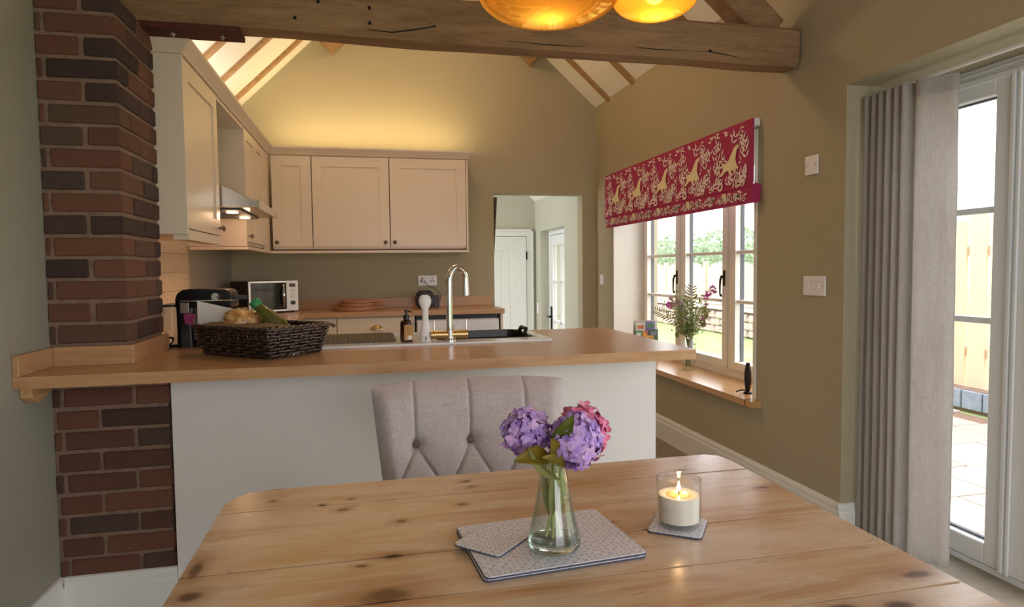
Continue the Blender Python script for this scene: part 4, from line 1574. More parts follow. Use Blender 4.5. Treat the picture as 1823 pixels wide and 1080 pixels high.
obj('button', bm, MT['chrome'], cof, smooth=True)
bm = new_bm(); box(bm, cx0 + .02, cx0 + .055, cy0 - .007, cy0 - .001, WT + .145, WT + .19)
obj('badge_plate', bm, MT['steel'], cof, bev=.002)
tank = Mat('clear_tank'); tank.color(srgb(214, 204, 184)); tank.set(roughness=.2); tank.bsdf.inputs['Transmission Weight'].default_value = .8; tank.bsdf.inputs['Alpha'].default_value = .6
bm = new_bm()
loft(bm, [rrect(cx0 - .068, cx0 - .002, cy0 + .01, cy1 + .02, .02, WT + .012), rrect(cx0 - .072, cx0 - .002, cy0 + .01, cy1 + .02, .02, WT + .172)])
obj('water_tank', bm, tank.m, cof, smooth=True)
bm = new_bm()
loft(bm, [rrect(cx0 - .074, cx0 - .001, cy0 + .008, cy1 + .022, .02, WT + .172), rrect(cx0 - .074, cx0 - .001, cy0 + .008, cy1 + .022, .02, WT + .180)])
obj('tank_lid', bm, MT['black'], cof)
bm = new_bm()
loft(bm, [rrect(cx0 - .04, cx0 + .01, cy0 + .02, cy1, .01, WT + .0005), rrect(cx0 - .04, cx0 + .01, cy0 + .02, cy1, .01, WT + .0115)])
obj('tank_foot', bm, MT['black'], cof)
bm = new_bm()
pts = []
for i in range(16):
    a = i / 15 * 2 * PI * 1.1
    pts.append((cx0 - .03 + .026 * math.cos(a), cy0 - .02 + .008 * math.sin(a) - .002 * i / 4, WT + .026 + .02 * math.sin(a + .5)))
tube(bm, pts, .0038, 6)
obj('cord', bm, MT['black'], cof, smooth=True)

# ------------------------------------------------------------------ wicker basket and contents
C = Vector((-.352, 2.452)); Lc = Vector((-.622, 2.69)); Rc = Vector((-.205, 2.675))
ex = (C - Lc); LW = ex.length; ex.normalize()
ey = Vector((-ex.y, ex.x))
LD = .245
bc = Lc + ex * LW / 2 + ey * LD / 2
bas = thing('wicker_basket', 'dark woven wicker basket full of groceries on the worktop', 'basket', (bc.x, bc.y, WT), rotz=math.atan2(ex.y, ex.x), local=True)
wick = Mat('dark_wicker')
fo = wick.noise(wick.coords(), 60, 3)
wick.color(wick.ramp(fo, [(.3, srgb(30, 20, 18)), (.6, srgb(62, 44, 38)), (.8, srgb(110, 96, 92))]))
wick.set(roughness=.2)
wick.bsdf.inputs['Coat Weight'].default_value = .5
H = .110
def perim(u, hgt):
    """point on the basket's flared perimeter, u in 0..1"""
    fl = .026 * hgt / H
    a, b = LW / 2 + fl, LD / 2 + fl
    P = 2 * (2 * a + 2 * b)
    pts = [(-a, -b), (a, -b), (a, b), (-a, b)]
    lens = [2 * a, 2 * b, 2 * a, 2 * b]
    s = u * sum(lens)
    for i in range(4):
        if s <= lens[i] + 1e-9:
            p, q = Vector(pts[i]), Vector(pts[(i + 1) % 4])
            d = (q - p).normalized()
            # round the corners a little
            co = p + d * s
            nrm = Vector((d.y, -d.x))
            return co, nrm
        s -= lens[i]
    return Vector(pts[0]), Vector((0, -1))
NS = 26
bm = new_bm()
rows = 8
for r in range(rows):
    hgt = .012 + (H - .026) * r / (rows - 1)
    pts = []
    M_ = NS * 4
    for i in range(M_):
        u = i / M_
        co, nrm = perim(u, hgt)
        ph = math.sin(PI * u * NS + (PI if r % 2 else 0))
        q = co + nrm * (.0065 * ph)
        pts.append((q.x, q.y, hgt + .0012 * math.sin(i * 1.7 + r)))
    tube(bm, pts, .0064, 6, closed=True)
wv = obj('weave', bm, wick.m, bas, smooth=True, angle=0); wv['kind'] = 'stuff'
bm = new_bm()
for i in range(NS):
    u = (i + .5 - .0) / NS
    c0, n0 = perim(u, 0); c1, n1 = perim(u, H)
    tube(bm, [(c0.x, c0.y, .004), (c1.x, c1.y, H - .004)], .0036, 6)
st_ = obj('stakes', bm, wick.m, bas, smooth=True, angle=0); st_['kind'] = 'stuff'
bm = new_bm()
for off in (0, 1):
    pts = []
    for i in range(160):
        u = i / 160
        co, nrm = perim(u, H)
        ph = u * 2 * PI * 22 + off * PI
        q = co + nrm * .006 * math.cos(ph)
        pts.append((q.x, q.y, H + .004 * math.sin(ph) - .002))
    tube(bm, pts, .0065, 6, closed=True)
obj('rim', bm, wick.m, bas, smooth=True, angle=0)
bm = new_bm()
pts = []
for off in (0, 1):
    pts = []
    for i in range(160):
        co, nrm = perim(i / 160, 0)
        ph = i / 160 * 2 * PI * 22 + off * PI
        q = co + nrm * .005 * math.cos(ph)
        pts.append((q.x, q.y, .0075 + .003 * math.sin(ph)))
    tube(bm, pts, .0045, 6, closed=True)
box(bm, -LW / 2 + .002, LW / 2 - .002, -LD / 2 + .002, LD / 2 - .002, .003, .008)
obj('base', bm, wick.m, bas)
Rb = Matrix.Translation((bc.x, bc.y, WT)) @ Matrix.Rotation(math.atan2(ex.y, ex.x), 4, 'Z')
def bl(x, y, z):
    return Rb @ Vector((x, y, z))
# green capped bottle leaning over the far rim: axis from base to cap in world
base_p = Vector((-.225, 2.60, WT + .045)); cap_p = Vector((-.405, 2.60, WT + .218))
base_p = Vector((-.305, 2.625, WT + .050)); cap_p = Vector((-.432, 2.64, WT + .205))
ax = (cap_p - base_p); AL = ax.length
rotm = Vector((0, 0, 1)).rotation_difference(ax.normalized()).to_matrix().to_4x4()
mtx = Matrix.Translation(base_p) @ rotm
gb = thing('cordial_bottle', 'olive green bottle with a green cap leaning in the basket', 'bottle', base_p)
olive = Mat('olive_drink'); olive.color(srgb(96, 92, 26)); olive.set(roughness=.08); olive.bsdf.inputs['Transmission Weight'].default_value = .3; olive.bsdf.inputs['Coat Weight'].default_value = .6
bm = new_bm(); lathe(bm, [(0, .0), (.034, .0), (.041, .008), (.042, .03), (.041, .075), (.034, .115), (.023, .150), (.0165, .172), (.0165, AL - .015), (0, AL - .015)], 28, (0, 0, 0), mtx, cap=False)
obj('body', bm, olive.m, gb, smooth=True)
bm = new_bm(); lathe(bm, [(.0205, AL - .028), (.0218, AL - .022), (.0218, AL - .004), (.0195, AL), (0, AL + .0005)], 28, (0, 0, 0), mtx)
obj('cap', bm, plain('green_cap', srgb(52, 138, 84), .4, var=.03), gb, smooth=True)
# pastry in a clear bag
pc = Vector((-.478, 2.65, WT + .128))
ps = thing('pastry_bag', 'golden pastry in a clear bag inside the basket', 'pastry', pc - Vector((0, 0, .045)))
bm = new_bm()
bmesh.ops.create_icosphere(bm, subdivisions=4, radius=1)
for v in bm.verts:
    n_ = v.co.normalized()
    rr = 1 + .22 * noise.noise(n_ * 2.6) + .10 * noise.noise(n_ * 7)
    v.co = pc + Vector((n_.x * .062 * rr, n_.y * .045 * rr, n_.z * .045 * rr))
pas = Mat('baked_pastry')
fo = pas.noise(pas.coords(), 40, 4)
pas.color(pas.ramp(fo, [(.3, srgb(150, 92, 40)), (.5, srgb(212, 156, 88)), (.7, srgb(236, 204, 150))]))
pas.set(roughness=.5); pas.bump(fo, .5, .006)
obj('pastry', bm, pas.m, ps, smooth=True, angle=0)
bm = new_bm()
bmesh.ops.create_icosphere(bm, subdivisions=4, radius=1)
for v in bm.verts:
    n_ = v.co.normalized()
    rr = 1 + .16 * noise.noise(n_ * 5 + Vector((4, 0, 0))) + .05 * noise.noise(n_ * 13)
    v.co = pc + Vector((n_.x * .072 * rr, n_.y * .053 * rr, n_.z * .053 * rr - .002))
cello = glass_pane('cellophane')
obj('bag', bm, cello, ps, smooth=True, angle=0)
bm = new_bm()
pts = [(-.055, -.046, -.022), (-.02, -.056, -.03), (.015, -.056, -.028), (.045, -.046, -.022)]
for a, b in zip(pts, pts[1:]):
    pass
prism(bm, [(pc.x - .06, pc.z - .040), (pc.x + .045, pc.z - .046), (pc.x + .035, pc.z - .027), (pc.x - .01, pc.z - .030), (pc.x - .05, pc.z - .020)], pc.y - .060, pc.y - .056, 'Y')
obj('foil_label', bm, plain('foil_white', srgb(222, 224, 232), .25, var=.1, scale=40), ps, bev=.001, seg=1)
# brown paper draped over the front rim
bm = new_bm()
cols, rws = 16, 8
g = []
for i in range(cols + 1):
    u = i / cols
    row = []
    for j in range(rws + 1):
        v = j / rws
        p = bl(-LW / 2 - .005 + (LW - .02) * u, -LD / 2 - .022 + .15 * v, H + .005 + .006 * math.sin(v * PI * .9) + .006 * noise.noise((u * 5, v * 4, 2)) - .012 * max(0, u - .8) * 5 * v)
        row.append(bm.verts.new(p))
    g.append(row)
for i in range(cols):
    for j in range(rws):
        bm.faces.new((g[i][j], g[i + 1][j], g[i + 1][j + 1], g[i][j + 1]))
bmesh.ops.solidify(bm, geom=list(bm.faces), thickness=.002)
tag(obj('brown_paper', bm, plain('kraft_paper', srgb(186, 156, 126), .85, var=.06, scale=12, bumpy=.3, bscale=30), smooth=True), 'brown kraft paper spread along the basket rim', 'paper')
# white card standing in the basket
def slab(name, pts, th, mat, lab, cat, group=None):
    """upright card: 4 points, thickness along normal"""
    bm = new_bm()
    P = [Vector(p) for p in pts]
    n_ = (P[1] - P[0]).cross(P[2] - P[0]).normalized() * th
    a = [bm.verts.new(p) for p in P]; b = [bm.verts.new(p + n_) for p in P]
    m = len(P)
    bm.faces.new(a[::-1]); bm.faces.new(b)
    for i in range(m):
        bm.faces.new((a[i], a[(i + 1) % m], b[(i + 1) % m], b[i]))
    return tag(obj(name, bm, mat), lab, cat, group)
slab('white_card', [(-.655, 2.735, WT + .095), (-.47, 2.755, WT + .09), (-.47, 2.76, WT + .155), (-.655, 2.74, WT + .205)], .003, plain('card_white', srgb(214, 208, 200), .7, var=.01), 'plain white card standing at the back of the basket', 'card')
slab('snack_packet', [(-.690, 2.70, WT + .118), (-.662, 2.70, WT + .114), (-.656, 2.708, WT + .155), (-.696, 2.708, WT + .157)], .008, plain('magenta_wrap', srgb(132, 36, 84), .35, var=.15, scale=60), 'small magenta snack packet at the corner of the basket', 'packet')

# ------------------------------------------------------------------ window sill things
vz = SILLTOP
vc = Vector((2.175, 4.13))
va = thing('flower_vase', 'clear glass vase of pink wild flowers and ferns on the sill', 'vase', (vc.x, vc.y, vz))
clear = thin_glass('clear_glass', (.99, .992, .99, 1), (.86, .89, .88, 1))
water = thin_glass('vase_water', (.985, .992, .988, 1), (.88, .94, .91, 1), .02)
bm = new_bm(); lathe(bm, [(0, vz + .0005), (.043, vz + .0005), (.045, vz + .004), (.048, vz + .10), (.055, vz + .20), (.052, vz + .20), (.045, vz + .10), (.041, vz + .014), (0, vz + .012)], 32, (vc.x, vc.y, 0), cap=False)
obj('glass', bm, clear, va, smooth=True)
leafm = plain('leaf_green', srgb(134, 150, 96), .55, var=.3, scale=25)
fernm = plain('fern_olive', srgb(184, 180, 130), .6, var=.2, scale=25)
pinkm = plain('pink_petal', srgb(216, 108, 184), .6, var=.25, scale=30)
lilac = plain('lilac_petal', srgb(220, 176, 222), .6, var=.15, scale=30)
stemm = plain('stem_green', srgb(122, 128, 72), .6, var=.2, scale=30)


def leaf_quad(bm, p, d, nrm, L, W):
    d = Vector(d).normalized(); s = d.cross(nrm)
    if s.length < 1e-4:
        s = d.orthogonal()
    s.normalize(); n_ = s.cross(d)
    pts = [p, p + d * L * .35 + s * W * .5 + n_ * L * .06, p + d * L * .7 + s * W * .38 + n_ * L * .04, p + d * L, p + d * L * .7 - s * W * .38 + n_ * L * .04, p + d * L * .35 - s * W * .5 + n_ * L * .06]
    mid1 = p + d * L * .35; mid2 = p + d * L * .7
    v = [bm.verts.new(q) for q in pts]; m1 = bm.verts.new(mid1); m2 = bm.verts.new(mid2)
    for f in ((v[0], v[1], m1), (m1, v[1], v[2], m2), (m2, v[2], v[3]), (v[0], m1, v[5]), (m1, m2, v[4], v[5]), (m2, v[3], v[4])):
        bm.faces.new(f)


rs = random.Random(3)
def P3(dx, dy, dz):
    return Vector((vc.x + dx, vc.y + dy * 1.35, vz + dz * 1.09))
bm = new_bm()
stems = []
for i in range(16):
    a = rs.uniform(0, 2 * PI); rr = rs.uniform(.02, .16)
    top = P3(rr * math.cos(a) * .6, rr * math.sin(a) * 1.3, rs.uniform(.30, .50))
    stems.append(top)
    tube(bm, [P3(-.02 * math.cos(a), -.02 * math.sin(a), .02), P3(.012 * math.cos(a), .012 * math.sin(a), .19), top], [.0025, .0025, .0015], 5)
obj('stems', bm, stemm, va, smooth=True)['kind'] = 'stuff'
bm = new_bm()
for i in range(700):
    top = rs.choice(stems)
    t_ = rs.uniform(.1, 1.05)
    p = P3(0, 0, .2).lerp(top, t_) + Vector((rs.gauss(0, .024), rs.gauss(0, .036), rs.gauss(0, .026)))
    d = Vector((rs.uniform(-1, 1), rs.uniform(-1, 1), rs.uniform(-.5, 1)))
    leaf_quad(bm, p, d, Vector((rs.uniform(-1, 1), rs.uniform(-1, 1), 1)), rs.uniform(.02, .045), rs.uniform(.008, .018))
obj('foliage', bm, leafm, va)['kind'] = 'stuff'
def frond(base, tip, width, n, bm):
    base, tip = Vector(base), Vector(tip)
    d = (tip - base)
    side = d.cross(Vector((-1, -.6, .1))).normalized()
    for i in range(n):
        t_ = i / n
        p = base.lerp(tip, t_) + Vector((0, 0, .03 * math.sin(t_ * PI)))
        L = width * math.sin(PI * min(1, .25 + .75 * (1 - t_)) * .8 + .2)
        for s in (-1, 1):
            leaf_quad(bm, p, side * s + d.normalized() * .5, Vector((-1, -.5, .2)), L, L * .22)
    tube(bm, [base, base.lerp(tip, .5) + Vector((0, 0, .03)), tip], .0015, 4)
for b, t_, w_ in (((0, 0, .22), (.0, -.04, .545), .055), ((0, .05, .24), (-.16, .17, .375), .05), ((0, -.05, .25), (.03, -.16, .40), .045), ((0, .06, .22), (.06, .16, .46), .05), ((-.02, .03, .24), (-.08, .06, .47), .05)):
    bm = new_bm(); frond(P3(*b), P3(*t_), w_, 14, bm)
    obj('fern_frond', bm, fernm, va)
def blossom(c, r, n, mat, name='blossom'):
    bm = new_bm()
    for i in range(n):
        d = Vector((rs.gauss(0, 1), rs.gauss(0, 1), rs.gauss(0, 1))).normalized()
        leaf_quad(bm, c + d * r * .35, d + Vector((rs.gauss(0, .4), rs.gauss(0, .4), rs.gauss(0, .4))), Vector((rs.uniform(-1, 1), rs.uniform(-1, 1), rs.uniform(-1, 1))), r * rs.uniform(.6, 1), r * .6)
    obj(name, bm, mat, va)
for c, r, n, m_ in (((-.06, .12, .408), .030, 46, pinkm), ((-.03, .07, .425), .032, 40, lilac), ((-.02, .03, .40), .026, 30, lilac), ((-.03, -.02, .325), .022, 36, pinkm), ((.05, -.14, .50), .024, 32, pinkm), ((.06, -.16, .525), .024, 32, lilac), ((.04, -.12, .47), .022, 28, pinkm), ((.06, -.175, .51), .018, 24, pinkm), ((.04, -.13, .43), .018, 20, lilac), ((.02, -.12, .33), .020, 24, pinkm), ((-.07, .10, .455), .018, 20, lilac)):
    blossom(P3(*c), r, n, m_)
for c in ((.045, -.09, .37), (.05, -.10, .33), (.04, -.075, .29), (.03, -.10, .28), (-.06, .05, .20)):
    bm = new_bm()
    leaf_quad(bm, P3(*c), Vector((.1, -.4, .8)), Vector((-1, -.6, .2)), .065, .038)
    obj('broad_leaf', bm, leafm, va)

# leaflet rack on the sill
lc = Vector((2.135, 4.72, vz))
rack = thing('leaflet_rack', 'small clear rack standing on the far end of the sill', 'rack', lc)
bm = new_bm()
box(bm, lc.x - .10, lc.x + .10, lc.y - .03, lc.y + .05, vz + .0005, vz + .006)
box(bm, lc.x - .10, lc.x + .10, lc.y + .046, lc.y + .05, vz + .006, vz + .30)
obj('back', bm, plain('wood_grey_rack', srgb(196, 186, 170), .5), rack)
cols_ = [srgb(88, 138, 78), srgb(196, 110, 64), srgb(76, 96, 84), srgb(122, 112, 168), srgb(214, 210, 206), srgb(228, 170, 66), srgb(120, 126, 140)]
specs = [(-.105, .0, .06, .15, .195, 0, 'green leaflet at the outer end of the sill rack'), (-.045, .005, .05, .15, .19, 1, 'orange leaflet in the middle of the sill rack'), (.015, .003, .075, .145, .20, 2, 'dark green leaflet beside the window in the sill rack'), (.0, .03, .075, .2, .26, 3, 'mauve leaflet in the rear row of the sill rack'), (-.085, .03, .08, .2, .25, 4, 'pale grey leaflet in the rear row of the sill rack'), (-.03, -.022, .07, .06, .155, 5, 'yellow leaflet at the front of the sill rack')]
for dx, dy, w_, zl, zh, ci, lab in specs:
    x_ = lc.x + dx; y_ = lc.y + dy
    t = thing('leaflet', lab, 'leaflet', (x_ + w_ / 2, y_, vz + .007), group='leaflets in the sill rack')
    bm = new_bm(); box(bm, x_, x_ + w_, y_, y_ + .004, vz + .007, vz + zh + .03)
    obj('cover', bm, plain('leaflet_print_%d' % ci, cols_[ci], .4, var=.12, scale=30), t)
    bm = new_bm(); box(bm, x_ + .012, x_ + w_ - .012, y_ - .0008, y_, vz + zh - .015, vz + zh + .014)
    obj('picture', bm, plain('leaflet_picture_%d' % ci, cols_[(ci + 4) % 7], .4, var=.2, scale=60), t)

# slim black object standing at the near end of the sill
bo = thing('sill_object', 'slim black upright ornament at the near end of the oak sill', 'item', (2.085, 3.262, SILLTOP))
bm = new_bm()
zz0 = SILLTOP
loops = []
for zz_, a, b in ((.014, .011, .010), (.03, .016, .013), (.08, .021, .016), (.12, .020, .016), (.16, .013, .012), (.176, .010, .010)):
    loops.append([Vector((2.085 + a * math.cos(2 * PI * i / 14), 3.262 + b * math.sin(2 * PI * i / 14), zz0 + zz_)) for i in range(14)])
loft(bm, loops)
obj('grip', bm, MT['black'], bo, smooth=True)
bm = new_bm(); lathe(bm, [(.024, zz0 + .0005), (.024, zz0 + .006), (.010, zz0 + .015)], 16, (2.085, 3.262, 0))
obj('foot', bm, MT['blackiron'], bo, smooth=True)
bm = new_bm(); tube(bm, [(2.085, 3.262, zz0 + .018), (2.04, 3.262, zz0 + .022), (2.012, 3.262, zz0 + .014)], .004, 6)
obj('pin', bm, MT['blackiron'], bo, smooth=True)

# ------------------------------------------------------------------ roman blind
BX = 1.978
BY0_, BY1_ = 3.075, 5.215
BT, BF, BBm = 1.998, 1.645, 1.560
blind = thing('roman_blind', 'crimson roman blind printed with cream birds and leaves', 'blind', (BX, 4.1, BBm))
crim = Mat('crimson_linen')
fo = crim.noise(crim.coords((1, 1, 1)), 300, 2)
crim.color(crim.ramp(fo, [(.35, srgb(158, 36, 82)), (.65, srgb(180, 52, 98))]))
crim.set(roughness=.85)
bm = new_bm()
# front fabric profile in (x, z)
pf_ = [(BX, BT), (BX - .003, BT - .1), (BX - .006, BT - .2), (BX - .008, BF + .02), (BX - .010, BF), (BX - .002, BF - .004), (BX + .012, BF + .02), (BX + .014, BT)]
prism(bm, pf_, BY0_, BY1_, 'Y')
obj('face_panel', bm, crim.m, blind)
bm = new_bm()
pf2 = [(BX - .004, BF + .004), (BX - .010, BF - .02), (BX - .012, BBm + .02), (BX - .006, BBm), (BX + .042, BBm + .004), (BX + .048, BF + .01), (BX + .02, BF + .018)]
prism(bm, pf2, BY0_ - .012, BY1_ - .02, 'Y')
obj('fold_stack', bm, crim.m, blind)
bm = new_bm(); box(bm, BX + .0145, BX + .017, BY0_ + .004, BY1_ - .004, BF + .02, BT - .04)
obj('lining', bm, plain('blind_lining', srgb(236, 232, 224), .8, var=.01), blind)
bm = new_bm(); box(bm, BX + .0155, XR - .001, BY0_ + .005, BY1_ - .005, BT - .035, BT + .004)
obj('headrail', bm, MT['white'], blind, bev=.002, seg=1)
bm = new_bm()
crp = plain('cream_print', srgb(246, 226, 224), .85, var=.04)
birdm = plain('bird_print', srgb(240, 222, 182), .85, var=.04)
rs2 = random.Random(11)


def print_leaf(bm, y, z, ang, L, W, xoff):
    # image right is toward the camera, i.e. decreasing y
    d = Vector((0, -math.cos(ang), math.sin(ang))); s = Vector((0, math.sin(ang), math.cos(ang)))
    p = Vector((xoff, y, z))
    pts = [p, p + d * L * .4 + s * W / 2, p + d * L, p + d * L * .4 - s * W / 2]
    bm.faces.new([bm.verts.new(q) for q in pts])


def xface(z):
    return BX - .0012 - .010 * (BT - z) / (BT - BF) - .0022
def sprig(bm, y, z, ang, n, L, xf, zlo, zhi):
    for i in range(n):
        t_ = i * L * .62
        cy, cz = y - math.cos(ang) * t_, z + math.sin(ang) * t_
        for s in (-1, 1):
            a = ang + s * .75
            ex_, ez_ = cy - math.cos(a) * L, cz + math.sin(a) * L
            if zlo < cz < zhi and zlo < ez_ < zhi and BY0_ + .01 < ex_ < BY1_ - .01 and BY0_ + .01 < cy < BY1_ - .01:
                print_leaf(bm, cy, cz, a, L * rs2.uniform(.8, 1.1), L * .27, xf(cz))
rep = .424
motifs = []
for i in range(9):
    for j in range(7):
        motifs.append(((i + rs2.uniform(.1, .9)) / 9 * rep, BF - .02 + (j + rs2.uniform(.0, .8)) / 7 * (BT - BF), rs2.uniform(.2, 2.9), rs2.choice((1, 2, 2, 3)), rs2.uniform(.036, .056)))
for k in range(-1, 7):
    for (my, mz, ma, mn, mL) in motifs:
        # leave room for the bird
        yy = BY0_ + k * rep + my
        if abs(((my - .20 + rep / 2) % rep) - rep / 2) < .085 and abs(mz - 1.80) < .085:
            continue
        sprig(bm, yy, mz, ma, mn, mL, xface, BF + .003, BT - .002)
obj('leaf_print', bm, crp, blind)['kind'] = 'stuff'
bm = new_bm()
for k in range(-1, 7):
    for (my, mz, ma, mn, mL) in motifs[::2]:
        yy = BY0_ + k * rep + my + .1
        zz_ = BBm + .01 + (mz - BF) * .2
        sprig(bm, yy, zz_, ma, 3, mL * .8, lambda z: BX - .0135, BBm + .01, BF - .012)
obj('leaf_print_fold', bm, crp, blind)['kind'] = 'stuff'
# bird silhouettes (y toward image left is +, local x right in image)
bird = [(-.095, -.058), (-.060, -.022), (-.070, .008), (-.040, .010), (-.008, .022), (.014, .050), (.040, .085), (.074, .098), (.082, .084), (.066, .062), (.058, .020), (.070, -.010), (.092, -.034), (.066, -.034), (.062, -.058), (.046, -.036), (.024, -.038), (.006, -.066), (-.006, -.034), (-.034, -.036), (-.062, -.052)]
for k in range(5):
    y_ = BY0_ + .20 + k * rep
    bm = new_bm()
    vs_ = [bm.verts.new((xface(1.79 + b) - .0016, y_ - a * 1.05, 1.79 + b * 1.0)) for a, b in bird]
    bmesh.ops.triangulate(bm, faces=[bm.faces.new(vs_)])
    obj('bird_motif', bm, birdm, blind)
    bm = new_bm()
    vs_ = [bm.verts.new((BX - .0145, y_ + .05 - a, b)) for a, b in ((-.02, BF - .012), (.02, BF - .012), (.028, BF - .05), (.012, BBm + .022), (-.004, BF - .045))]
    bmesh.ops.triangulate(bm, faces=[bm.faces.new(vs_)])
    obj('bird_motif', bm, birdm, blind)

# ------------------------------------------------------------------ linen curtain
bm = new_bm()
path = []
NP = 6
P0 = Vector((2.125, 2.425)); P1 = Vector((2.125, 2.185))
for i in range(NP * 12 + 1):
    u = i / (NP * 12)
    c = P0.lerp(P1, u)
    ph = u * NP * 2 * PI
    s = math.sin(ph)
    off = .034 * (abs(s) ** .75) * (1 if s > 0 else -1)
    path.append(c + Vector((-off, .005 * math.sin(2 * ph))))
# last wide panel, turned toward the room
lastp = path[-1]
for i in range(1, 25):
    u = i / 24
    path.append(lastp + Vector((-.034 * math.sin(u * PI * .5) + .115 * u ** 1.6 - .007 * math.sin(u * 8), -.125 * u)))
ZT_, ZB_ = 1.945, .035
rows = 46
grid = []
for j in range(rows + 1):
    v = j / rows
    zz_ = ZT_ + (ZB_ - ZT_) * v
    row = []
    amp = 1
    for i, p in enumerate(path):
        u = i / (len(path) - 1)
        wob = .005 * noise.noise((u * 4, v * 3, 0)) + (.008 * noise.noise((u * 14, v * 7, 4)) if i > NP * 12 else 0)
        q = Vector((p.x + wob, p.y + .5 * wob - .02 * v * (1 - u) * 0, zz_))
        q.y += .030 * v * (.5 - u) * .6
        row.append(bm.verts.new(q))
    grid.append(row)
for j in range(rows):
    for i in range(len(path) - 1):
        bm.faces.new((grid[j][i], grid[j][i + 1], grid[j + 1][i + 1], grid[j + 1][i]))
bmesh.ops.solidify(bm, geom=list(bm.faces), thickness=.003)
linen = fabric('grey_linen', srgb(206, 200, 192), srgb(226, 220, 212), 220)
lt = bpy.data.materials['grey_linen']
nt = lt.node_tree
tl = nt.nodes.new('ShaderNodeBsdfTranslucent'); tl.inputs['Color'].default_value = srgb(200, 196, 198)
ms = nt.nodes.new('ShaderNodeMixShader'); ms.inputs[0].default_value = .28
ou = nt.nodes['Material Output']; pb = nt.nodes['Principled BSDF']
nt.links.new(pb.outputs[0], ms.inputs[1]); nt.links.new(tl.outputs[0], ms.inputs[2]); nt.links.new(ms.outputs[0], ou.inputs['Surface'])
cur = thing('linen_curtain', 'long pleated grey linen curtain drawn beside the garden doors', 'curtain', (2.15, 2.25, ZB_))
obj('cloth', bm, lt, cur, smooth=True, angle=0)
bm = new_bm()
g0, g1 = [], []
for p in path[-25:]:
    g0.append(bm.verts.new((p.x - .0035, p.y - .001, ZT_ - .062))); g1.append(bm.verts.new((p.x - .0035, p.y - .001, ZT_ + .002)))
for i in range(len(g0) - 1):
    bm.faces.new((g0[i], g0[i + 1], g1[i + 1], g1[i]))
bmesh.ops.solidify(bm, geom=list(bm.faces), thickness=.004)
obj('heading_tape', bm, lt, cur, smooth=True)
bm = new_bm(); tube(bm, [(2.17, 2.44, 1.965), (2.17, -.5, 1.965)], .010, 8)
tag(obj('curtain_rail', bm, MT['white'], smooth=True), 'slim white curtain rail under the door recess head', 'curtain rail')

# ------------------------------------------------------------------ dining table
TZ = .76
TX0, TX1, TY0, TY1 = -.293, .845, .50, 1.452
tab = thing('dining_table', 'old scrubbed pine farmhouse table with wide planks', 'table', ((TX0 + TX1) / 2, (TY0 + TY1) / 2, 0))
seams = [TY0, .765, .908, 1.054, 1.32, TY1]
for i, (a, b) in enumerate(zip(seams, seams[1:])):
    bm = new_bm()
    g = .0008
    if i == len(seams) - 2:
        c = .05
        pts = [(TX0, a + g), (TX1, a + g), (TX1, b - .03 - .04), (TX1 - .008, b - .02), (TX1 - .035, b), (TX0 + .075, b - .004), (TX0 + .035, b - .016), (TX0 + .012, b - .042), (TX0, b - .075)]
        prism(bm, pts, TZ - .03, TZ, 'Z')
    else:
        box(bm, TX0, TX1, a + g, b - g, TZ - .03, TZ)
    bmesh.ops.bevel(bm, geom=[e for e in bm.edges if max(v.co.z for v in e.verts) > TZ - .001 and min(v.co.z for v in e.verts) > TZ - .001], offset=.0022, segments=2, affect='EDGES')
    obj('plank', bm, MT['pine'], tab)
bm = new_bm()
ap = .08
box(bm, TX0 + ap, TX1 - ap, TY1 - ap - .02, TY1 - ap, TZ - .15, TZ - .031)
box(bm, TX0 + ap, TX1 - ap, TY0 + ap, TY0 + ap + .02, TZ - .15, TZ - .031)
box(bm, TX0 + ap, TX0 + ap + .02, TY0 + ap, TY1 - ap, TZ - .15, TZ - .031)
box(bm, TX1 - ap - .02, TX1 - ap, TY0 + ap, TY1 - ap, TZ - .15, TZ - .031)
obj('apron', bm, MT['pineleg'], tab)
for lx_, ly_ in ((TX0 + .12, TY0 + .12), (TX1 - .12, TY0 + .12), (TX0 + .12, TY1 - .12), (TX1 - .12, TY1 - .12)):
    bm = new_bm()
    lathe(bm, [(.022, 0), (.026, .03), (.022, .06), (.034, .3), (.038, .5), (.028, .53), (.042, .56), (.042, .729)], 20, (lx_, ly_, 0))
    obj('leg', bm, MT['pineleg'], tab, smooth=True)
# knots and old iron stains as thin inlays are left to the timber itself

# place mats, coasters
matp = Mat('patterned_mat')
vx = matp.coords((1, 1, 1), (0, 0, math.radians(45)))
ch = matp.n('ShaderNodeTexVoronoi'); ch.inputs['Scale'].default_value = 75; ch.inputs['Randomness'].default_value = .15
matp.l(vx, ch.inputs['Vector'])
ch2 = matp.n('ShaderNodeTexVoronoi'); ch2.inputs['Scale'].default_value = 150; ch2.inputs['Randomness'].default_value = .3
matp.l(vx, ch2.inputs['Vector'])
c1 = matp.ramp(ch.outputs['Distance'], [(.20, srgb(112, 118, 152)), (.32, srgb(226, 224, 232)), (.5, srgb(226, 224, 232)), (.60, srgb(140, 144, 172))])
c2 = matp.ramp(ch2.outputs['Distance'], [(.25, srgb(160, 162, 186)), (.45, srgb(232, 230, 236))])
matp.color(matp.mix(.5, c1, c2, 'MIX'))
matp.set(roughness=.35)
edge_m = plain('mat_edge', srgb(74, 76, 96), .6)


